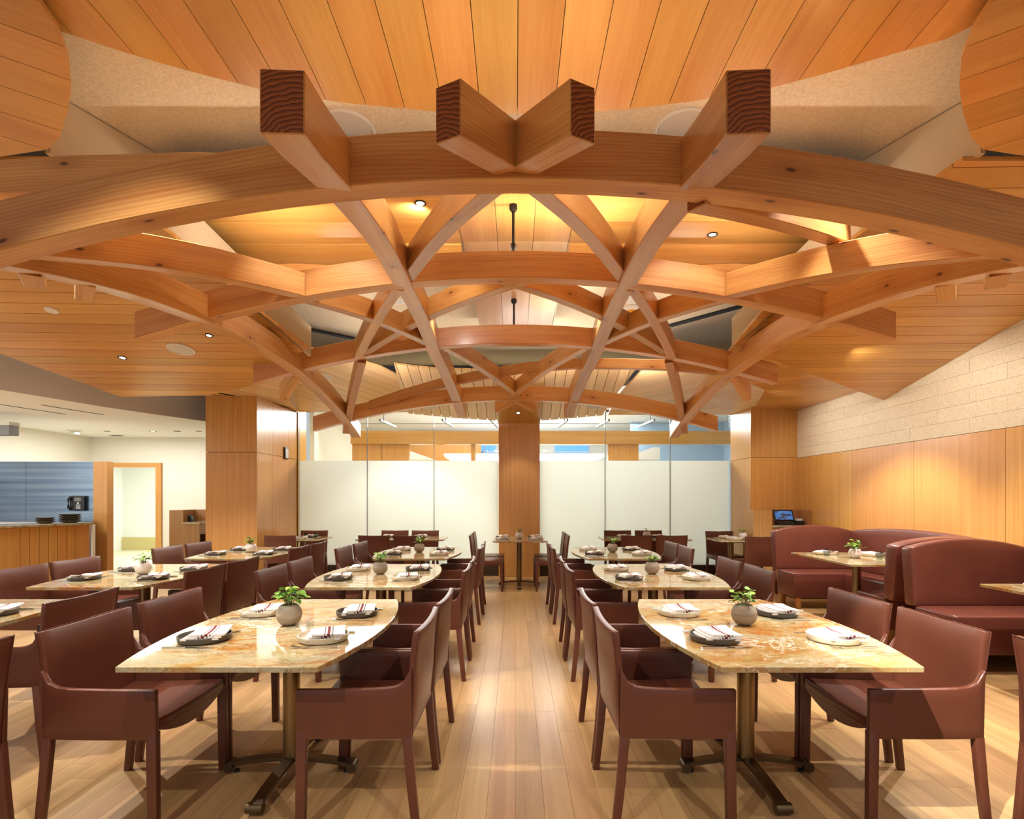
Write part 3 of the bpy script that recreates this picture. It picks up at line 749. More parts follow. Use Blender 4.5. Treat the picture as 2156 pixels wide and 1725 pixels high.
# ------------------------------------------------------------------ the timber frame
def cY(y):
    K = [(1.425, 2.444), (1.662, 2.477), (2.185, 2.657), (3.087, 2.871), (3.99, 2.985), (4.893, 3.042), (5.795, 3.023), (6.65, 2.919), (7.505, 2.748), (7.98, 2.605), (8.55, 2.396)]
    for (a, p), (b, q) in zip(K[:-1], K[1:]):
        if y <= b or b == 8.55:
            t = (y - a) / (b - a); return p + (q - p) * t
def cS(y):   # smoothed profile
    return sum(cY(min(8.45, max(1.47, y + d))) for d in (-0.3, -0.15, 0, 0.15, 0.3)) / 5
def S(x, y): return cS(y) - 0.058 * x * x
def timber():
    r = thing('timber_frame', 'arched exposed timber lattice hung beneath the wooden ceiling', 'timber frame', (0, 0, 0))
    mats = [M['timber'], M['timber_end']]
    def beam(name, pts, w, h):
        MB().sweep(pts, w, h, 1).build(name, mats, r, bevel=0.004, seg=1)
    def along(x0, y0, x1, y1, n, dz=0.0):
        return [(x0 + (x1 - x0) * t, y0 + (y1 - y0) * t, S(x0 + (x1 - x0) * t, y0 + (y1 - y0) * t) + dz) for t in [i / n for i in range(n + 1)]]
    for y, half, c0, k in ((2.242, 2.945, 2.657, 0.0674), (4.047, 2.784, 2.988, 0.0579), (5.852, 2.784, 3.023, 0.0547), (7.562, 2.784, 2.729, 0.0547)):
        n = 32; pts = []
        for i in range(n + 1):
            x = -half + 2 * half * i / n; pts.append((x, y, c0 - k * x * x))
        beam('arch_beam', pts, 0.115, 0.20)
    for s in (-1, 1):
        beam('long_beam', along(s * 0.698, 1.634, s * 0.831, 4.085, 14, 0.001) + along(s * 0.831, 4.228, s * 0.883, 5.89, 8, 0.001) + along(s * 0.883, 6.032, s * 0.779, 7.999, 10, 0.001), 0.133, 0.195)
        beam('long_beam', along(s * 2.299, 1.662, s * 2.337, 8.027, 26, 0.001), 0.133, 0.195)
        w, h = 0.09, 0.171
        beam('diagonal_brace', along(s * 0.223, 1.805, s * 0.028, 2.195, 4, 0.03), 0.10, 0.19)
        beam('diagonal_brace', along(s * 0.048, 2.299, s * 0.788, 3.981, 10, 0.02), w, h)
        beam('diagonal_brace', along(s * 2.33, 2.62, s * 2.46, 2.80, 2, 0.0), w, h)
        beam('diagonal_brace', along(s * 2.318, 2.945, s * 2.489, 3.154, 2, 0.0), w, h)
        beam('diagonal_brace', along(s * 2.22, 2.31, s * 1.577, 3.99, 10, 0.01), 0.105, h)
        beam('diagonal_brace', along(s * 1.577, 4.114, s * 0.921, 5.7, 8, 0.01), w, h)
        beam('diagonal_brace', along(s * 0.883, 4.114, s * 1.662, 5.785, 8, 0.0), w, h)
        beam('diagonal_brace', along(-s * 0.152, 4.114, s * 1.596, 5.785, 10, 0.03), w, h)
        beam('diagonal_brace', along(s * 0.76, 5.918, s * -0.038, 7.505, 10, 0.02), w, h)
        beam('diagonal_brace', along(s * 0.019, 7.628, s * -0.266, 7.932, 3, 0.02), w, h)
        beam('diagonal_brace', along(s * 1.662, 5.918, s * 2.432, 7.837, 10, 0.0), w, h)
        beam('diagonal_brace', along(s * 2.375, 5.985, s * 2.736, 6.441, 3, 0.02), w, h)
    pts = [(-1.995, 7.505, 2.596), (-1.52, 7.391, 2.729), (-0.941, 7.22, 2.852), (-0.38, 7.03, 2.919), (0.179, 6.84, 2.962), (0.74, 6.65, 2.957), (1.282, 6.507, 2.919), (1.827, 6.365, 2.869), (2.308, 6.175, 2.772)]
    beam('diagonal_brace', pts, 0.09, 0.115)
    beam('diagonal_brace', [(-0.902, 2.47, 2.729), (-1.425, 2.489, 2.767), (-1.995, 2.527, 2.776), (-2.612, 2.565, 2.767)], 0.095, 0.16)
    beam('diagonal_brace', [(0.76 + 1.188 * t, 2.299 + 0.95 * t, 2.596 + 0.342 * t - 0.057 * t * t) for t in [i / 10 for i in range(11)]], 0.09, 0.171)
    for y, z1 in ((4.047, 3.55), (5.852, 3.51)):
        z0 = S(0, y) + 0.18
        MB().tube([(-0.015, y, z0), (-0.015, y, z1)], 0.011, 10).build('hanger_pipe', M['rod'], r, smooth=True)
        mb = MB()
        mb.lathe([(0.0, 0), (0.030, 0), (0.030, -0.03), (0.020, -0.045), (0.0, -0.045)], (-0.015, y, z1 - 0.002), 12)
        if y < 5: mb.lathe([(0.0, 0.0), (0.019, 0.0), (0.023, 0.012), (0.019, 0.035), (0.023, 0.055), (0.019, 0.07), (0.0, 0.07)], (-0.015, y, z0 + 0.03), 12)
        mb.build('pipe_fitting', M['rod'], r, smooth=True)
timber()

# ------------------------------------------------------------------ ceiling fittings
def fit_rot(o, n):
    o.rotation_euler = Vector((0, 0, 1)).rotation_difference(Vector(n)).to_euler()
NL = (0, 0.212, 1)
def downlight(p, n, label, lit=True, r=0.042):
    t = thing('downlight', label, 'downlight', p, 0, 'recessed downlights')
    MB().lathe([(r, 0.0), (r, -0.006), (r * 0.72, -0.006), (r * 0.66, 0.0)], (0, 0, 0), 20).build('trim_ring', M['bezel'], t)
    MB().lathe([(0.0, -0.002), (r * 0.66, -0.002), (r * 0.66, 0.006), (0, 0.006)], (0, 0, 0), 20).build('lamp_lens', M['lamp'] if lit else M['grille'], t)
    fit_rot(t, n)
def speaker(p, n, label, r=0.125):
    t = thing('ceiling_speaker', label, 'speaker', p, 0, 'round ceiling speakers')
    MB().lathe([(r, 0.0), (r, -0.008), (r * 0.9, -0.008), (r * 0.88, 0.0)], (0, 0, 0), 32).build('rim', M['white_plastic'], t)
    MB().lathe([(0.0, -0.005), (r * 0.88, -0.004), (r * 0.88, 0.004), (0, 0.004)], (0, 0, 0), 32).build('grille', M['grille'], t)
    fit_rot(t, n)
def fittings():
    zl = lambda y: 4.032 - 0.212 * y - 0.001
    downlight((-4.063, 5.65, zl(5.65)), NL, 'lit dark-rimmed downlight in the left wood ceiling beside the round speaker')
    downlight((-2.916, 5.199, zl(5.199)), NL, 'dark-rimmed downlight in the left wood ceiling beneath the outer timber', True, 0.035)
    downlight((-0.69, 3.97, 3.524), (0, 0, 1), 'bright downlight in the cross band left of the hanger pipe')
    downlight((1.603, 4.443, 3.524), (0, 0, 1), 'bright downlight in the cross band right of the hanger pipe')
    downlight((0.05, 9.2, 6.15 - 0.36 * 9.2 - 0.018), (0, 0.36, 1), 'small lit downlight in the board above the central pillar')
    speaker((-3.348, 5.468, zl(5.468)), NL, 'round white speaker in the left wood ceiling by the second arch end')
    speaker((-1.08, 3.502, 3.749), (0, 0, 1), 'round speaker in the beige ceiling above the left part of the front arch', 0.18)
    speaker((1.078, 3.493, 3.749), (0, 0, 1), 'round speaker in the beige ceiling above the right part of the front arch', 0.18)
    speaker((-1.449, 6.534, 3.749), (0, 0, 1), 'round speaker seen through the lattice left of the strip', 0.13)
    speaker((1.414, 6.503, 3.749), (0, 0, 1), 'round speaker seen through the lattice above the amber detector', 0.13)
    speaker((-2.874, 8.20, 4.763 - 0.19 * 8.20 - 0.001), (0, 0.19, 1), 'round speaker in the pale boards of the back left petal', 0.13)
    speaker((-1.42, 9.0, 6.15 - 0.36 * 9.0 - 0.001), (0, 0.36, 1), 'round speaker low in the back fan, left of the pillar', 0.12)
    speaker((1.30, 9.0, 6.15 - 0.36 * 9.0 - 0.001), (0, 0.36, 1), 'round speaker low in the back fan, right of the pillar', 0.12)
    t = thing('cover_plate', 'small white blank disc on the left wood ceiling', 'cover plate', (-4.051, 4.769, zl(4.769)))
    MB().lathe([(0, -0.008), (0.05, -0.008), (0.055, 0), (0, 0)], (0, 0, 0), 24).build('disc', M['white_plastic'], t); fit_rot(t, NL)
    t = thing('smoke_detector', 'amber-domed smoke detector on the beige ceiling', 'detector', (1.447, 6.794, 3.749))
    MB().lathe([(0, 0), (0.10, 0), (0.10, -0.03), (0.075, -0.045), (0, -0.045)], (0, 0, 0), 24).build('base', M['white_plastic'], t, smooth=True)
    MB().lathe([(0.07, -0.045), (0.06, -0.085), (0.04, -0.12), (0.0, -0.13)], (0, 0, 0), 20).build('dome', M['amber'], t, smooth=True)
    t = thing('sprinkler_unit', 'boxy detector under the white ceiling of the service area', 'detector', (-8.15, 10.1, 2.64))
    MB().box(-0.11, 0.11, -0.06, 0.06, -0.018, 0).build('plate', M['white_plastic'], t)
    MB().box(-0.055, 0.055, -0.045, 0.045, -0.075, -0.018).build('body', M['grille'], t)
    downlight((-7.66, 10.245, 2.639), (0, 0, 1), 'unlit downlight in the white ceiling next to the boxy detector', False, 0.05)
    downlight((-6.797, 10.245, 2.639), (0, 0, 1), 'lit downlight in the white ceiling above the doorway', True, 0.06)
    downlight((-6.343, 10.245, 2.639), (0, 0, 1), 'unlit downlight in the white ceiling right of the doorway', False, 0.06)
    downlight((-5.942, 10.245, 2.639), (0, 0, 1), 'unlit downlight in the white ceiling next to the left pillar', False, 0.05)
    t = thing('vent_grille', 'flat grille in the white ceiling over the doorway', 'vent', (-7.95, 10.9, 2.639))
    MB().box(-0.12, 0.12, -0.06, 0.06, -0.01, 0).build('frame', M['grille'], t)
    for k in range(4): MB().box(-0.10, 0.10, -0.045 + k * 0.025, -0.035 + k * 0.025, -0.014, -0.01).build('slat', M['bezel'], t)
    for k, (x, y) in enumerate(((-6.83, 7.75), (-6.3, 7.8))):
        t = thing('slot_diffuser', 'thin slot in the white ceiling, ' + ('nearer the left wall' if k == 0 else 'nearer the curved fascia'), 'vent', (x, y, 2.639), 0, 'slot diffusers')
        MB().obox((0, 0, -0.002), (0.2, 1, 0), 0.012, 0.006, 0.9).build('slot', M['bezel'], t)
    t = thing('ceiling_box', 'grey box under the white ceiling at the left edge', 'box', (-7.42, 8.0, 2.30))
    MB().box(-0.32, 0.08, -0.08, 0.08, 0.0, 0.14).build('body', M['grey_plastic'], t, bevel=0.006)
    MB().box(-0.33, 0.085, -0.085, 0.085, 0.14, 0.19).build('cover', M['grille'], t)
    MB().tube([(-0.2, 0, 0.19), (-0.2, 0, 0.34)], 0.015, 8).build('stem', M['grey_plastic'], t)
    t = thing('thermostat', 'small framed wall controller on the left wood pillar side', 'thermostat', (-3.878, 9.22, 2.14))
    MB().box(0, 0.02, -0.075, 0.075, -0.10, 0.10).build('frame', M['bezel'], t, bevel=0.004)
    MB().box(0.02, 0.026, -0.055, 0.055, -0.08, 0.08).build('face', M['grille'], t)
fittings()

# ------------------------------------------------------------------ chairs
def rounded_leg(path, w, wx=None):
    mb = MB(); P = [Vector(p) for p in path]; n = len(P)
    vs = []
    for i, p in enumerate(P):
        ww = w[i] / 2; wq = (wx[i] if wx else w[i]) / 2
        for a, b in ((-wq, -ww), (wq, -ww), (wq, ww), (-wq, ww)): vs.append(p + Vector((a, b, 0)))
    fs = [(4 * i + k, 4 * i + (k + 1) % 4, 4 * i + 4 + (k + 1) % 4, 4 * i + 4 + k) for i in range(n - 1) for k in range(4)] + [(3, 2, 1, 0), tuple(range(4 * n - 4, 4 * n))]
    return mb.add(vs, fs)
def backrest(hw0, hw1, zb, zt, yb, yt, th):
    def fn(u, v):
        x = (2 * u - 1); hw = hw0 + (hw1 - hw0) * v
        z = zb + (zt - zb) * v + 0.006 * x * x * v
        lean = yb + (yt - yb) * v ** 1.6
        bulge = -0.020 * math.sin(PI * min(1, v * 1.25)) * (1 - x * x) ** 0.8 if abs(x) < 1 else 0
        return (x * hw, lean + bulge + 0.012 * x * x * v, z)
    return fn
def arm_chair():
    t = thing('arm_chair', 'x', 'chair')
    L = M['leather']
    fb = backrest(0.252, 0.268, 0.385, 0.82, -0.228, -0.272, 0.026)
    MB().shell(fb, 10, 10, 0.026).build('backrest', L, t, bevel=0.006, smooth=True)
    ed = [fb(0, v / 8) for v in range(9)] + [fb(u / 10, 1) for u in range(1, 11)] + [fb(1, 1 - v / 8) for v in range(1, 9)]
    MB().tube([(x, y - 0.014, z) for x, y, z in ed], 0.0028, 5).build('seam', M['leather_seam'], t)
    for s in (-1, 1):
        def fa(u, v, s=s):
            y = -0.242 + 0.472 * u
            zt = 0.600 - 0.006 * u + 0.075 * math.exp(-u / 0.055)
            zb = 0.388
            return (s * (0.262 + 0.010 * u + 0.006 * v + 0.006 * math.sin(PI * u)), y, zb + (zt - zb) * v)
        MB().shell(fa, 14, 5, 0.026).build('arm_panel', L, t, bevel=0.007, smooth=True)
        rounded_leg([(s * 0.270, 0.214, 0.0), (s * 0.270, 0.211, 0.2), (s * 0.2695, 0.2085, 0.42)], [0.040, 0.042, 0.044], [0.032, 0.033, 0.034]).build('leg', L, t, bevel=0.006, smooth=True)
        rounded_leg([(s * 0.262, -0.262, 0.0), (s * 0.261, -0.240, 0.2), (s * 0.260, -0.2225, 0.40)], [0.034, 0.037, 0.040], [0.030, 0.032, 0.033]).build('leg', L, t, bevel=0.006, smooth=True)
    def fs(u, v):
        x = 2 * u - 1
        return (x * 0.252, -0.222 + 0.45 * v, 0.438 - 0.010 * (1 - x * x) - 0.004 * math.sin(PI * v) + 0.01 * v)
    MB().shell(fs, 8, 8, 0.045).build('seat', L, t, bevel=0.012, smooth=True)
    def fp(u, v):
        x = 2 * u - 1
        return (x * 0.25, 0.214, 0.43 - v * (0.012 + 0.055 * (1 - x * x)))
    MB().shell(fp, 10, 2, 0.02).build('front_apron', L, t, smooth=True)
    return t
def side_chair():
    t = thing('side_chair', 'x', 'chair')
    L = M['leather']
    fb = backrest(0.225, 0.232, 0.40, 0.82, -0.210, -0.265, 0.024)
    MB().shell(fb, 8, 8, 0.024).build('backrest', L, t, bevel=0.006, smooth=True)
    for s in (-1, 1):
        rounded_leg([(s * 0.215, 0.225, 0.0), (s * 0.213, 0.218, 0.2), (s * 0.210, 0.210, 0.44)], [0.032, 0.038, 0.044]).build('leg', L, t, bevel=0.006, smooth=True)
        rounded_leg([(s * 0.218, -0.255, 0.0), (s * 0.215, -0.228, 0.2), (s * 0.210, -0.208, 0.44)], [0.030, 0.036, 0.042]).build('leg', L, t, bevel=0.006, smooth=True)
    MB().box(-0.232, 0.232, -0.225, 0.232, 0.385, 0.46).build('seat', L, t, bevel=0.014, smooth=True)
    ed = [fb(0, v / 8) for v in range(9)] + [fb(u / 10, 1) for u in range(1, 11)] + [fb(1, 1 - v / 8) for v in range(1, 9)]
    MB().tube([(x, y - 0.013, z) for x, y, z in ed], 0.0026, 5).build('seam', M['leather_seam'], t)
    return t
ARM, SIDE = arm_chair(), side_chair()
used = set()
def chair(proto, x, y, face, label, group):
    """face: direction the sitter looks, in degrees from +Y turning left"""
    rz = math.radians(face)
    if proto.name not in used:
        used.add(proto.name); proto.location = (x, y, 0); proto.rotation_euler = (0, 0, rz); proto['label'] = label; proto['group'] = group; return proto
    return copy_tree(proto, (x, y, 0), rz, label, group)

# ------------------------------------------------------------------ tables
def boat(L, W, bow, n=14):
    pts = []
    for i in range(n + 1):
        t = -1 + 2 * i / n; pts.append((W / 2 + bow * (1 - t * t), t * L / 2))
    for i in range(n + 1):
        t = 1 - 2 * i / n; pts.append((-W / 2 - bow * (1 - t * t), t * L / 2))
    return pts
def pedestal(t, ax, ay, zt=0.718):
    MB().lathe([(0.0, 0.075), (0.041, 0.075), (0.041, zt - 0.02), (0.0, zt - 0.02)], (0, 0, 0), 20).build('column', M['bronze'], t, smooth=True)
    MB().box(-0.22, 0.22, -0.22, 0.22, zt - 0.02, zt - 0.006).build('top_plate', M['bronze_dark'], t)
    for dx, dy, R in ((1, 0, ax), (-1, 0, ax), (0, 1, ay), (0, -1, ay)):
        d = Vector((dx, dy, 0)); pts = []
        for i in range(9):
            q = i / 8; pts.append(d * (0.02 + (R - 0.02) * q) + Vector((0, 0, 0.062 - 0.030 * q * q)))
        lg = MB().sweep(pts, 0.052, 0.020).build('foot', M['bronze_dark'], t)
        mb = MB(); c = d * R + Vector((0, 0, 0.034)); mb.lathe([(0, -0.036), (0.022, -0.036), (0.024, -0.034), (0.024, 0.034), (0.022, 0.036), (0, 0.036)], c, 14, (dy, dx, 0)); mb.build('roller_end', M['bronze_dark'], lg, smooth=True)
        MB().lathe([(0, 0), (0.014, 0), (0.014, 0.012), (0, 0.012)], d * (R - 0.03) , 10).build('glide', M['black_plastic'], lg)
def boat_table():
    t = thing('dining_table', 'x', 'table')
    MB().prism([(x, y, 0.718) for x, y in boat(1.388, 0.762, 0.105)], (0, 0, 0.022)).build('tabletop', M['stone'], t, bevel=0.003, seg=2)
    pedestal(t, 0.305, 0.385); return t
def rect_table(w, l, r, name='dining_table'):
    t = thing(name, 'x', 'table'); pts = []
    for cx, cy, a0 in ((w / 2 - r, l / 2 - r, 0), (-w / 2 + r, l / 2 - r, 90), (-w / 2 + r, -l / 2 + r, 180), (w / 2 - r, -l / 2 + r, 270)):
        for k in range(5):
            a = math.radians(a0 + 22.5 * k); pts.append((cx + r * math.cos(a), cy + r * math.sin(a), 0.718))
    MB().prism(pts, (0, 0, 0.022)).build('tabletop', M['stone'], t, bevel=0.003, seg=2)
    pedestal(t, min(0.3, w * 0.4), min(0.385, l * 0.4)); return t

# ------------------------------------------------------------------ tableware
TT = 0.7405
def plate_mesh(mat):
    return MB().lathe([(0.0, 0.003), (0.09, 0.0), (0.104, 0.003), (0.108, 0.008), (0.110, 0.028), (0.106, 0.029), (0.104, 0.012), (0.098, 0.008), (0.0, 0.008)], (0, 0, 0), 36).mesh('plate', mat, smooth=True)
PM = {'dark': plate_mesh(M['plate_dark']), 'cream': plate_mesh(M['plate_cream']), 'brown': plate_mesh(M['plate_brown'])}
def napkin_mesh(seed):
    rr = random.Random(seed); mb = MB(); nu, nv = 10, 8; Lx, Ly = 0.195, 0.145
    for layer in range(3):
        fold = 1.0 - 0.02 * layer; oy = -0.012 * layer; ox = 0.004 * layer * rr.uniform(-1, 1)
        top, bot = [], []
        for j in range(nv + 1):
            for i in range(nu + 1):
                u, v = i / nu, j / nv
                x = (u - 0.5) * Lx * fold + ox; y = (v - 0.5) * Ly * fold + oy
                z = 0.010 + layer * 0.0085 + 0.006 * math.sin(u * 3.0 + seed) * (v) + 0.012 * (abs(x) / 0.1) ** 3 * 0.7
                x2, y2 = x * math.cos(0.16) - y * math.sin(0.16), x * math.sin(0.16) + y * math.cos(0.16)
                top.append((x2, y2, z + 0.0075)); bot.append((x2, y2, z))
        m = nu + 1; N = len(top); fs = []; uv = []
        for j in range(nv):
            for i in range(nu):
                a = j * m + i; q = (a, a + 1, a + 1 + m, a + m)
                U = [(i / nu, j / nv), ((i + 1) / nu, j / nv), ((i + 1) / nu, (j + 1) / nv), (i / nu, (j + 1) / nv)]
                fs.append(q); uv.append(U); fs.append(tuple(N + k for k in q)[::-1]); uv.append(U[::-1])
        ring = [i for i in range(nu)] + [nu + m * j for j in range(nv)] + [nv * m + i for i in range(nu, 0, -1)] + [m * j for j in range(nv, 0, -1)]
        co = lambda k: ((k % m) / nu, (k // m) / nv)
        for k in range(len(ring)):
            a, b = ring[k], ring[(k + 1) % len(ring)]; fs.append((b, a, N + a, N + b)); uv.append([co(b), co(a), co(a), co(b)])
        mb.add(top + bot, fs, uv)
    return mb.mesh('napkin', M['napkin'], smooth=True)
NAP = [napkin_mesh(k) for k in range(4)]
def fork_mesh():
    mb = MB()
    path = [(0, -0.10, 0.006), (0, -0.05, 0.008), (0, 0.0, 0.006), (0, 0.035, 0.003)]
    w = [0.011, 0.008, 0.006, 0.009]; vs = []
    for p, ww in zip(path, w):
        for a, e in ((-ww / 2, 0), (ww / 2, 0), (ww / 2, 0.003), (-ww / 2, 0.003)): vs.append((p[0] + a, p[1], p[2] + e))
    n = 4; mb.add(vs, [(4 * i + k, 4 * i + (k + 1) % 4, 4 * i + 4 + (k + 1) % 4, 4 * i + 4 + k) for i in range(n - 1) for k in range(4)] + [(3, 2, 1, 0), (12, 13, 14, 15)])
    mb.add([(-0.011, 0.035, 0.003), (0.011, 0.035, 0.003), (0.012, 0.055, 0.002), (-0.012, 0.055, 0.002), (-0.011, 0.035, 0.006), (0.011, 0.035, 0.006), (0.012, 0.055, 0.005), (-0.012, 0.055, 0.005)],
           [(3, 2, 1, 0), (4, 5, 6, 7), (0, 1, 5, 4), (1, 2, 6, 5), (2, 3, 7, 6), (3, 0, 4, 7)])
    for k in range(4):
        x = -0.0095 + k * 0.0063; mb.obox((x, 0.078, 0.006), (0, 1, 0.16), 0.0032, 0.0025, 0.048)
    return mb.mesh('fork', M['steel'], smooth=False)
def knife_mesh():
    mb = MB(); mb.obox((0, -0.055, 0.005), (0, 1, 0), 0.013, 0.008, 0.10)
    mb.add([(-0.003, -0.005, 0.002), (0.011, -0.005, 0.002), (0.010, 0.085, 0.002), (-0.003, 0.115, 0.002), (-0.003, -0.005, 0.006), (0.011, -0.005, 0.005), (0.010, 0.085, 0.004), (-0.003, 0.115, 0.006)],
           [(3, 2, 1, 0), (4, 5, 6, 7), (0, 1, 5, 4), (1, 2, 6, 5), (2, 3, 7, 6), (3, 0, 4, 7)])
    mb.obox((0, -0.003, 0.005), (0, 1, 0), 0.015, 0.009, 0.006)
    return mb.mesh('knife', M['steel'])
FORK, KNIFE = fork_mesh(), knife_mesh()
kn = [0]
def setting(x, y, face, kind, where, flip=1):
    rz = math.radians(face); kn[0] += 1; k = kn[0]; z = TT
    tone = {'dark': 'charcoal', 'cream': 'cream', 'brown': 'brown'}[kind]
    tag(link('plate', PM[kind], None, (x, y, z), 0), '%s plate, %s' % (tone, where), 'plate', 'dinner plates')
    # the napkins all lie with their stripes along the room
    a = PI / 2 + (0.30 if flip > 0 else -0.30) * 0.3 + random.uniform(-0.06, 0.06)
    tag(link('napkin', NAP[k % 4], None, (x, y, z + 0.001), a), 'striped napkin on %s plate, %s' % (tone, where), 'napkin', 'folded striped napkins')
    c, s_ = math.cos(rz), math.sin(rz)
    def put(name, me, dx, dy, dr, lab, grp):
        tag(link(name, me, None, (x + c * dx - s_ * dy, y + s_ * dx + c * dy, z - 0.0015), rz + dr), lab, name, grp)
    put('fork', FORK, -0.135, -0.01, random.uniform(-0.08, 0.08), 'fork by %s plate, %s' % (tone, where), 'forks')
    put('knife', KNIFE, 0.135, 0.0, random.uniform(-0.06, 0.06), 'knife by %s plate, %s' % (tone, where), 'knives')

# ------------------------------------------------------------------ plants
def leaf_mesh(w, l, lobes=False):
    pr = [(0, 0), (0.45, 0.12), (0.62, 0.3), (0.5, 0.55), (0.25, 0.8), (0, 1.0)]
    if lobes: pr = [(0, 0), (0.35, 0.1), (0.6, 0.28), (0.32, 0.45), (0.42, 0.68), (0.15, 0.8), (0, 1.0)]
    vs = []; n = len(pr)
    for a, b in pr: vs.append((0, b * l, -0.10 * l * b * b))
    for s in (-1, 1):
        for a, b in pr[1:-1]: vs.append((s * a * w, b * l, 0.12 * w - 0.10 * l * b * b))
    m = n - 2; fs = []
    for sd in (0, 1):
        o = n + sd * m
        seq = [0] + [o + i for i in range(m)] + [n - 1]
        for i in range(n - 1):
            q = (i, i + 1, seq[i + 1], seq[i]) if sd else (i, seq[i], seq[i + 1], i + 1)
            q = tuple(dict.fromkeys(q))
            if len(q) > 2: fs.append(q)
    return vs, fs
def plant(x, y, z, seed, white, single, label, size=1.0, spread=1.0, height=1.0, dense=22):
    rr = random.Random(seed)
    t = thing('potted_plant', label, 'plant', (x, y, z), rr.uniform(0, 6), 'potted table plants')
    R = 0.0625
    pr = [(0.0, 0.0), (0.026, 0.0), (0.040, 0.007), (0.054, 0.022), (0.0615, 0.042), (0.0625, 0.055), (0.059, 0.074), (0.050, 0.092), (0.043, 0.100), (0.040, 0.101), (0.038, 0.098), (0.046, 0.085), (0.0, 0.085)]
    MB().lathe(pr, (0, 0, 0), 32).build('pot', M['pot_white' if white else 'pot_stone'], t, smooth=True)
    so = MB(); so.lathe([(0.0, 0.103), (0.02, 0.101), (0.036, 0.095), (0.040, 0.088)], (0, 0, 0), 14)
    for k in range(26):
        a = rr.uniform(0, 2 * PI); r0 = rr.uniform(0.005, 0.034); rad = rr.uniform(0.003, 0.006)
        so.lathe([(0, -rad), (rad, 0), (0, rad)], (r0 * math.cos(a), r0 * math.sin(a), 0.099), 5)
    o = so.build('soil', M['soil'], t); 
    fol = MB(); stems = MB()
    lf = [leaf_mesh(0.026 * size, 0.034 * size), leaf_mesh(0.018 * size, 0.03 * size, True), leaf_mesh(0.021 * size, 0.027 * size)]
    for k in range(dense):
        a = rr.uniform(0, 2 * PI); tilt = rr.uniform(0.05, 1.0) * spread
        ln = (0.035 + rr.uniform(0, 0.05) * (1.2 - tilt * 0.5)) * height
        base = Vector((rr.uniform(-0.02, 0.02), rr.uniform(-0.02, 0.02), 0.095))
        d = Vector((math.cos(a) * math.sin(tilt), math.sin(a) * math.sin(tilt), math.cos(tilt)))
        tip = base + d * ln
        stems.tube([base, base + d * ln * 0.5 + Vector((0, 0, 0.004)), tip], 0.0011, 4)
        mt = Matrix.Translation(tip) @ Matrix.Rotation(a - PI / 2, 4, 'Z') @ Matrix.Rotation(rr.uniform(-0.7, 0.35), 4, 'X') @ Matrix.Rotation(rr.uniform(-0.4, 0.4), 4, 'Y') @ Matrix.Scale(rr.uniform(0.75, 1.15), 4)
        vs, fs = lf[k % 3]
        if single:
            m1 = MB(); m1.add(vs, fs); ob = m1.build('leaf', M['leaf'], t, fix=False, smooth=True); ob.matrix_local = mt
        else: fol.add([mt @ Vector(v) for v in vs], fs)
    stems.build('stems', M['stem'], t)
    if not single:
        ob = fol.build('foliage', M['leaf_far'], t, fix=False, smooth=True); ob['kind'] = 'stuff'
M['leaf_far'] = None
def leaf_far():
    s = NT('leaf_green_mixed')
    r = s.n('ShaderNodeNewGeometry').outputs['Random Per Island']
    return s.fin(s.mix(r, srgb(60, 124, 40), srgb(164, 200, 84)), 0.45)
M['leaf_far'] = leaf_far()

# ------------------------------------------------------------------ tables with their chairs and settings
BT = boat_table(); first_table = [True]
def put_table(proto, x, y, rz, label, group):
    if proto.name not in used:
        used.add(proto.name); proto.location = (x, y, 0); proto.rotation_euler = (0, 0, rz); proto['label'] = label; proto['group'] = group; return proto
    return copy_tree(proto, (x, y, 0), rz, label, group)
ROWN = {0: 'front', 1: 'second-row', 2: 'third-row'}
COLN = {'A': 'table left of the aisle', 'B': 'table right of the aisle', 'C': 'far-left table'}
GB = 'boat-shaped stone dining tables'; GC = 'leather armchairs at the boat-shaped tables'
for row, yc in enumerate((2.751, 4.60, 6.47)):
    for col, xc in (('A', -1.127), ('B', 1.160), ('C', -3.12)):
        tn = ROWN[row] + ' ' + COLN[col]
        put_table(BT, xc, yc, 0, 'gold-veined stone dining table with bowed sides, the ' + tn, GB)
        for j, (dy, near) in enumerate(((-0.245, 'near'), (0.355, 'far'))):
            for side, face in ((-1, -90), (1, 90)):
                sd = 'left' if side < 0 else 'right'
                if col == 'C' and row == 0 and (side < 0 or near == 'near'): continue
                off = {('A', -1): 0.565, ('A', 1): 0.47, ('B', -1): 0.48, ('B', 1): 0.53, ('C', -1): 0.60, ('C', 1): 0.40}[(col, side)]
                jx = random.uniform(-0.012, 0.012)
                chair(ARM, xc + side * off + jx, yc + dy + 0.01 + random.uniform(-0.012, 0.012), face + random.uniform(-1.6, 1.6),
                      'chestnut leather armchair, %s %s seat of the %s' % (near, sd, tn), GC)
                if col == 'C' and row == 0 and side < 0: continue
        for dy, near in ((-0.30, 'near'), (0.235, 'far')):
            for side, face in ((-1, -90), (1, 90)):
                sd = 'left' if side < 0 else 'right'
                if col == 'C' and row == 0 and (side < 0 or near == 'near'): continue
                kind = 'dark' if (side < 0) == (near == 'near') else 'cream'
                if (col, row) in (('B', 1),) and side < 0: kind = 'cream' if near == 'far' else 'dark'
                if col == 'C': kind = 'dark'
                setting(xc + side * 0.265, yc + dy + random.uniform(-0.012, 0.012), face, kind, '%s %s place of the %s' % (near, sd, tn), 1 if col != 'B' else -1)
        if not (col == 'C' and row == 0):
            leafy = (col, row) == ('A', 0)
            plant(xc - 0.01, yc - 0.005, TT, 11 + row * 3 + ord(col), col == 'C', row == 0,
                  '%s pot with a small green plant on the %s' % ('round white marble' if col == 'C' else 'round sandstone', tn),
                  1.5 if leafy else 1.15, 0.9 if leafy else 0.85, 1.15 if leafy else 1.0, 40 if leafy else 30)
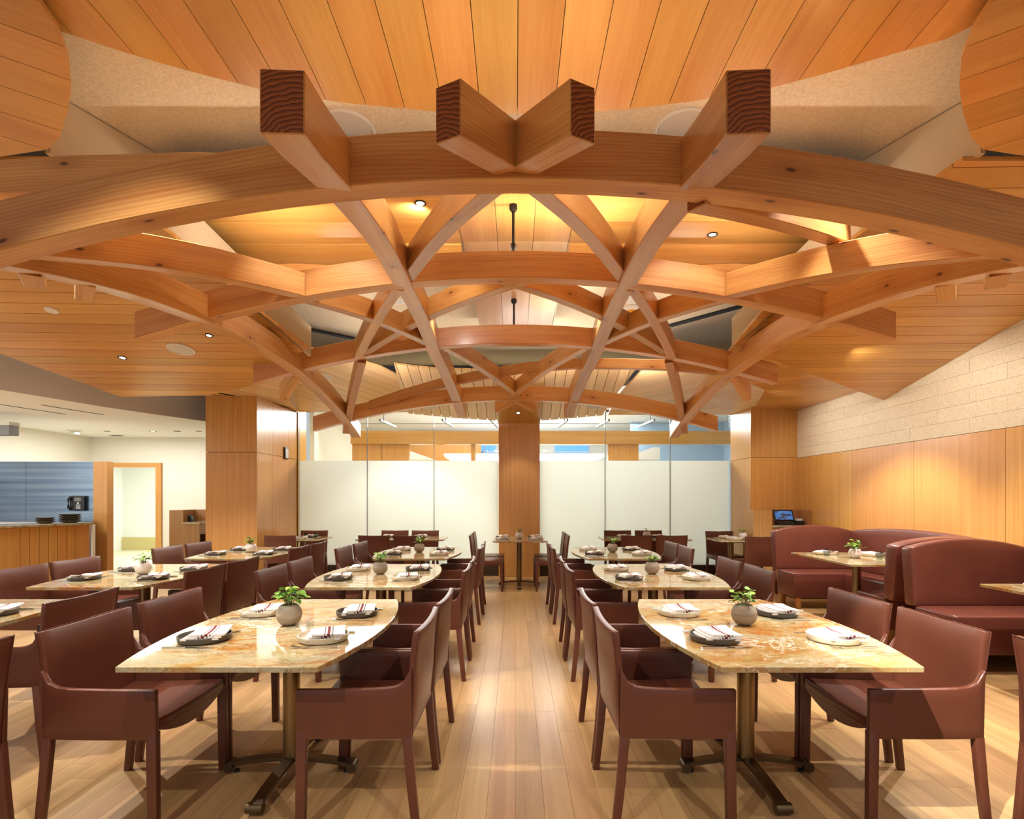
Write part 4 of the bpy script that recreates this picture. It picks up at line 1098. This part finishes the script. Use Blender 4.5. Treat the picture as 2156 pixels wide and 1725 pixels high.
# two chairs pulled out beside the camera, only their rear legs in the frame
chair(ARM, -2.29, 1.93, 90, 'chestnut armchair mostly cut off by the left edge of the frame', 'pulled-out armchairs at the frame edges')
chair(ARM, 2.275, 1.93, -90, 'chestnut armchair mostly cut off by the right edge of the frame', 'pulled-out armchairs at the frame edges')

# back row: tables turned along the glass, chairs with their backs to the room
GS = 'armless leather chairs along the glass wall'
RT = rect_table(1.38, 0.74, 0.10)
ST = rect_table(0.74, 0.74, 0.05)
HT = rect_table(0.56, 0.74, 0.05)
FT = rect_table(0.80, 1.06, 0.11)
GT = 'stone tables along the glass wall'
put_table(RT, -1.80, 8.78, 0, 'stone table along the glass, left of the central pillar', GT)
put_table(RT, 2.06, 8.78, 0, 'stone table along the glass, right of the central pillar', GT)
put_table(ST, -3.42, 8.78, 0, 'small square stone table beside the left wood pillar', GT)
put_table(HT, 3.37, 8.55, 0, 'small square stone table beside the right wood pillar', GT)
put_table(FT, 0.06, 8.62, 0, 'small stone table standing against the central pillar', GT)
for x, y, f, lab in ((-2.11, 8.40, 0, 'armless chair, back to the room, left of two at the table left of pillar'), (-1.585, 8.40, 0, 'armless chair, back to the room, right of two at the table left of pillar'),
                     (-2.07, 9.15, 180, 'armless chair against the glass, left seat of the table left of the pillar'), (-1.55, 9.15, 180, 'armless chair against the glass, right seat of the table left of the pillar'),
                     (1.81, 8.40, 0, 'armless chair, back to the room, left of two at the table right of pillar'), (2.335, 8.40, 0, 'armless chair, back to the room, right of two at the table right of pillar'),
                     (1.76, 9.15, 180, 'armless chair against the glass, left seat of the table right of the pillar'), (2.29, 9.15, 180, 'armless chair against the glass, right seat of the table right of the pillar'),
                     (-3.50, 8.38, 0, 'armless chair, back to the room, at the square table by the left pillar'), (-3.46, 9.15, 180, 'armless chair facing the room at the square table by the left pillar'),
                     (3.55, 8.14, 0, 'armless chair, back to the room, at the square table by the right pillar'), (3.43, 8.93, 180, 'armless chair facing the room at the square table by the right pillar'),
                     (-0.42, 8.28, -90, 'armless chair, near left seat of the table at the central pillar'), (-0.42, 8.88, -90, 'armless chair, far left seat of the table at the central pillar'),
                     (0.54, 8.28, 90, 'armless chair, near right seat of the table at the central pillar'), (0.54, 8.88, 90, 'armless chair, far right seat of the table at the central pillar')):
    chair(SIDE, x, y, f, 'brown ' + lab, GS)
for x, y, f, k, lab in ((-2.10, 8.58, 0, 'cream', 'near left place of the table left of the pillar'), (-1.55, 8.58, 0, 'dark', 'near right place of the table left of the pillar'),
                        (-2.10, 8.98, 180, 'dark', 'far left place of the table left of the pillar'), (-1.55, 8.98, 180, 'cream', 'far right place of the table left of the pillar'),
                        (1.78, 8.58, 0, 'dark', 'near left place of the table right of the pillar'), (2.34, 8.58, 0, 'cream', 'near right place of the table right of the pillar'),
                        (1.78, 8.98, 180, 'cream', 'far left place of the table right of the pillar'), (2.34, 8.98, 180, 'dark', 'far right place of the table right of the pillar'),
                        (-3.38, 8.60, 0, 'cream', 'near place of the square table by the left pillar'), (-3.38, 8.98, 180, 'dark', 'far place of the square table by the left pillar'),
                        (3.36, 8.40, 0, 'cream', 'near place of the square table by the right pillar'), (3.36, 8.74, 180, 'cream', 'far place of the square table by the right pillar'),
                        (-0.20, 8.42, -90, 'cream', 'near left place of the table at the central pillar'), (-0.20, 8.86, -90, 'dark', 'far left place of the table at the central pillar'),
                        (0.32, 8.42, 90, 'cream', 'near right place of the table at the central pillar'), (0.32, 8.86, 90, 'dark', 'far right place of the table at the central pillar')):
    setting(x, y, f, k, lab)
plant(0.06, 8.62, TT, 71, True, False, 'round white pot with a plant on the table at the central pillar', 0.9, 0.9, 0.9, 18)
plant(2.12, 8.80, TT, 72, True, False, 'round white pot with a sprig on the table right of the pillar', 0.8, 0.8, 0.9, 12)
plant(3.55, 8.52, TT, 73, True, False, 'round white pot with a plant on the square table by the right pillar', 0.9, 0.9, 0.9, 18)

def tumbler(x, y, label):
    t = MB().lathe([(0.0, 0.0), (0.028, 0.0), (0.034, 0.01), (0.037, 0.035), (0.036, 0.078), (0.0345, 0.078), (0.035, 0.035), (0.031, 0.012), (0.0, 0.010)], (0, 0, 0), 20).build('tumbler', M['tumbler'], None, smooth=True)
    t.location = (x, y, TT); tag(t, label, 'glass', 'water tumblers')
# ------------------------------------------------------------------ booths
def booth(y0, y1, label, near):
    t = thing('booth_bench', label, 'booth', (3.44, y0, 0), 0, 'leather booths along the right wall')
    D = y1 - y0; Wd = 1.12; B = M['booth']
    def back(o, d, L, th, lean):
        o = Vector(o); d = Vector(d).normalized(); nrm = Vector((-d.y, d.x, 0))
        def fn(u, v):
            z = 0.44 + (0.505 + 0.075 * (1 - (2 * u - 1) ** 2)) * v
            return o + d * (L * u) + nrm * (lean * v) + Vector((0, 0, z))
        return MB().shell(fn, 14, 6, th).build('back_cushion', B, t, bevel=0.022, seg=3, smooth=True)
    def seat(x0, x1, ya, yb):
        MB().box(x0, x1, ya, yb, 0.136, 0.45).build('seat_cushion', B, t, bevel=0.022, seg=3, smooth=True)
    back((0.0, D - 0.07, 0), (1, 0, 0), 1.02, 0.13, 0.05)
    back((1.04, D - 0.05, 0), (0, -1, 0), D - 0.10, 0.13, 0.03)
    seat(0.02, 1.10, D - 0.55, D - 0.10)
    seat(0.62, 1.09, 0.56 if near else 0.05, D - 0.56)
    lg = [(0.06, D - 0.52), (0.06, D - 0.14), (0.66, D - 0.62)]
    if near:
        back((1.02, 0.07, 0), (-1, 0, 0), 1.02, 0.13, 0.05)
        seat(0.02, 1.10, 0.12, 0.55); lg += [(0.06, 0.17), (0.06, 0.50), (0.66, 0.62)]
    else: lg += [(0.66, 0.1)]
    MB().box(0.10, 1.08, D - 0.40, D - 0.02, 0.10, 0.135).build('base_frame', M['darkbase'], t)
    for x, y in lg:
        MB().box(x, x + 0.05, y - 0.025, y + 0.025, 0, 0.137).build('leg', M['booth_leg'], t, grain=(0, 0, 1), bevel=0.003)
booth(4.99, 7.33, 'chestnut leather booth bench with arched backs, below the payment terminal', True)
booth(2.60, 4.84, 'chestnut leather booth bench with arched backs, nearest at the right edge', False)
def booth_table(x, y, L, label):
    t = thing('booth_table', label, 'table', (x, y, 0), 0, 'booth tables')
    pts = [(-0.42, -L / 2 + 0.02), (-0.33, -L / 2), (0.42, -L / 2), (0.42, L / 2), (-0.40, L / 2)]
    MB().prism([(a, b, 0.718) for a, b in pts], (0, 0, 0.022)).build('tabletop', M['stone'], t, bevel=0.003)
    pedestal(t, 0.28, 0.30)
booth_table(3.65, 5.84, 1.20, 'gold-veined stone table inside the booth below the terminal')
booth_table(3.86, 3.46, 1.22, 'gold-veined stone table inside the nearest booth at the right edge')
for x, y, f, k, w in ((3.52, 6.22, 180, 'cream', 'far place of the booth table below the terminal'), (3.95, 6.05, 90, 'cream', 'wall-side place of the booth table below the terminal'), (3.90, 5.44, 0, 'cream', 'near place of the booth table below the terminal'), (3.75, 3.86, 180, 'cream', 'far place of the nearest booth table')):
    setting(x, y, f, k, w)
plant(3.62, 5.82, TT, 99, True, True, 'round white pot with a full bushy plant on the booth table', 1.25, 1.25, 1.15, 46)
tumbler(3.45, 6.05, 'clear tumbler on the booth table left of the bushy plant')
tumbler(3.80, 5.70, 'clear tumbler on the booth table right of the plant, left of the pair')
tumbler(3.80, 5.56, 'clear tumbler on the booth table right of the plant, right of the pair')
tumbler(-3.40, 8.86, 'clear tumbler on the square table by the left pillar, left one')
tumbler(-3.24, 8.86, 'clear tumbler on the square table by the left pillar, right one')

# ------------------------------------------------------------------ service stations
def terminal_station():
    t = thing('service_cabinet', 'wooden service cabinet behind the booth, holding the payment terminal', 'cabinet', (0, 0, 0))
    C = M['cabinet']
    MB().box(3.68, 3.97, 8.44, 8.84, 0.0, 1.195).build('side_panel', M['cabinet_pale'], t, grain=(0, 0, 1))
    MB().box(3.97, 4.56, 8.46, 8.84, 0.06, 0.93).build('body', C, t, grain=(0, 0, 1))
    MB().box(3.97, 4.57, 8.44, 8.84, 0.93, 0.96).build('counter_top', M['counter_stone'], t)
    MB().box(3.97, 4.57, 8.80, 8.84, 0.96, 1.195).build('back_panel', C, t, grain=(0, 0, 1))
    MB().box(4.53, 4.57, 8.44, 8.80, 0.96, 1.195).build('side_panel', C, t, grain=(0, 0, 1))
    for x0, x1 in ((3.99, 4.26), (4.27, 4.54)): MB().box(x0, x1, 8.442, 8.46, 0.10, 0.90).build('door', C, t, grain=(0, 0, 1))
    p = thing('payment_terminal', 'black touch-screen payment terminal tilted on the service cabinet', 'terminal', (4.22, 8.60, 0.96), math.radians(-8))
    MB().box(-0.10, 0.16, -0.06, 0.12, 0, 0.05).build('base', M['black_plastic'], p, bevel=0.008)
    MB().obox((0, 0.0, 0.15), (1, 0, 0), 0.03, 0.20, 0.30, (0, 0.75, 1)).build('housing', M['black_plastic'], p, bevel=0.006)
    MB().obox((0, -0.0155, 0.1505), (1, 0, 0), 0.006, 0.165, 0.255, (0, 0.75, 1)).build('screen', M['screen'], p)
    q = thing('receipt_printer', 'small black receipt printer beside the payment terminal', 'printer', (4.44, 8.58, 0.96))
    MB().box(-0.06, 0.06, -0.08, 0.08, 0, 0.07).build('body', M['black_plastic'], q, bevel=0.01)
    MB().box(-0.045, 0.045, -0.05, 0.02, 0.07, 0.10).build('paper', M['white_plastic'], q)
terminal_station()
def left_station():
    t = thing('service_cabinet', 'wooden service cabinet with notched side, left of the left pillar', 'cabinet', (0, 0, 0))
    C = M['cabinet']; x0, x1, y0, y1 = -6.02, -5.50, 9.5, 10.2
    pts = [(x0, 0), (x1, 0), (x1, 0.93), (-5.78, 0.93), (-5.78, 1.17), (x0, 1.17)]
    MB().prism([(x, y0, z) for x, z in pts], (0, 0.03, 0)).build('side_panel', C, t, grain=(0, 0, 1))
    MB().box(x0, x1 + 0.12, y1, y1 + 0.03, 0, 1.17).build('side_panel', C, t, grain=(0, 0, 1))
    MB().box(x0, x0 + 0.03, y0 + 0.03, y1, 0, 1.17).build('back_panel', C, t, grain=(0, 0, 1))
    MB().box(-5.79, x1 + 0.02, y0 - 0.01, y1, 0.93, 0.965).build('counter_top', M['counter_stone'], t)
    dr = MB().box(x1 - 0.02, x1, y0 + 0.03, y1, 0.78, 0.92).build('drawer', C, t, grain=(0, 1, 0))
    MB().box(x1, x1 + 0.02, 9.8, 9.95, 0.85, 0.87).build('handle', M['bronze_dark'], dr)
    for z in (0.75, 0.50, 0.08): MB().box(x0 + 0.03, x1, y0 + 0.03, y1, z, z + 0.025).build('shelf', C, t, grain=(0, 1, 0))
    s = thing('card_reader', 'small black card reader on the left service cabinet', 'card reader', (-5.76, 9.7, 0.965))
    MB().prism([(-0.03, -0.05, 0), (0.05, -0.05, 0), (-0.01, -0.05, 0.12), (-0.03, -0.05, 0.12)], (0, 0.1, 0)).build('body', M['black_plastic'], s)
    MB().obox((0.027, 0, 0.065), (0, 1, 0), 0.004, 0.06, 0.07, (-0.33, 0, 1)).build('keypad', M['grey_plastic'], s)
left_station()
def pass_counter():
    t = thing('pass_counter', 'orange wood service counter with granite top at the left edge', 'counter', (0, 0, 0))
    A = Vector((-7.55, 6.6, 0)); B = Vector((-6.76, 8.67, 0)); d = (B - A).normalized(); n = Vector((d.y, -d.x, 0)); L = (B - A).length
    # counter body behind board front
    MB().prism([A - n * 0.02, B - n * 0.02, B - n * 0.55, A - n * 0.55], (0, 0, 0.96)).build('body', M['dark_gap'], t)
    cuts = [0.0, 0.75, 1.30]
    while cuts[-1] < L - 0.1: cuts.append(cuts[-1] + 0.118)
    cuts[-1] = L
    for a, b in zip(cuts[:-1], cuts[1:]):
        p, q = A + d * (a + 0.003), A + d * (b - 0.003)
        MB().prism([p, q, q - n * 0.02, p - n * 0.02], (0, 0, 0.955)).build('wood_panel', M['panel'], t, grain=(0, 0, 1))
    p, q = A + n * 0.05, B + n * 0.05 + d * 0.03
    MB().prism([p + Vector((0, 0, 0.96)), q + Vector((0, 0, 0.96)), q - n * 0.70 + Vector((0, 0, 0.96)), p - n * 0.70 + Vector((0, 0, 0.96))], (0, 0, 0.035)).build('counter_top', M['counter_stone'], t, bevel=0.004)
    MB().box(-6.76, -6.735, 8.70, 8.76, 0, 0.96).build('end_panel', M['white_paint'], t)
    w = struct('wall_pass')
    MB().box(-9.0, -6.97, 9.06, 9.14, 0, 1.99).build('wall_core', M['grey_paint'], w)
    for x0, x1 in ((-8.75, -8.105), (-8.10, -6.975)): MB().box(x0, x1, 9.045, 9.06, 0.99, 1.985).build('steel_sheet', M['stainless'], w)
    MB().box(-6.97, -6.74, 9.02, 9.16, 0, 1.985).build('end_post', M['panel'], w, grain=(0, 0, 1))
    # phone on the steel
    p = thing('wall_phone', 'black desk phone mounted on the stainless steel wall', 'phone', (-7.24, 9.045, 1.175))
    MB().box(-0.10, 0.145, -0.055, 0, 0.0, 0.24).build('body', M['black_plastic'], p, bevel=0.01)
    MB().tube([(-0.075, -0.060, 0.02), (-0.085, -0.095, 0.06), (-0.085, -0.095, 0.18), (-0.075, -0.060, 0.22)], [0.026, 0.02, 0.02, 0.026], 10).build('handset', M['black_plastic'], p, smooth=True)
    MB().box(-0.02, 0.09, -0.058, -0.054, 0.155, 0.215).build('display', M['grey_plastic'], p)
    for k in range(12):
        cx, cz = 0.012 + (k % 3) * 0.026, 0.03 + (k // 3) * 0.019
        MB().box(cx, cx + 0.018, -0.060, -0.054, cz, cz + 0.012).build('key', M['key_white'], p)
    MB().lathe([(0, 0), (0.016, 0), (0.016, 0.005), (0, 0.005)], (0.045, -0.056, 0.125), 14, (0, -1, 0)).build('dial_pad', M['key_white'], p)
    zc = 0.9955
    bowl = MB().lathe([(0.0, 0.0), (0.06, 0.0), (0.10, 0.012), (0.125, 0.032), (0.120, 0.033), (0.095, 0.016), (0.0, 0.006)], (0, 0, 0), 28).mesh('serving_bowl', M['plate_brown'], smooth=True)
    ordn = ('bottom', 'second from the bottom', 'second from the top', 'top')
    for k in range(3):
        o = link('serving_bowl', bowl, None, (-7.23, 8.40, zc + k * 0.028)); tag(o, 'brown shallow bowl in the short stack on the counter, ' + ('bottom', 'middle', 'top')[k], 'bowl', 'stacked brown bowls')
    big = MB().lathe([(0.0, 0.0), (0.08, 0.0), (0.12, 0.014), (0.148, 0.034), (0.143, 0.035), (0.115, 0.018), (0.0, 0.006)], (0, 0, 0), 28).mesh('serving_plate', M['plate_brown'], smooth=True)
    for k in range(4):
        o = link('serving_plate', big, None, (-7.06, 8.66, zc + k * 0.033)); tag(o, 'brown deep plate in the tall stack on the counter, ' + ordn[k], 'plate', 'stacked brown plates')
pass_counter()
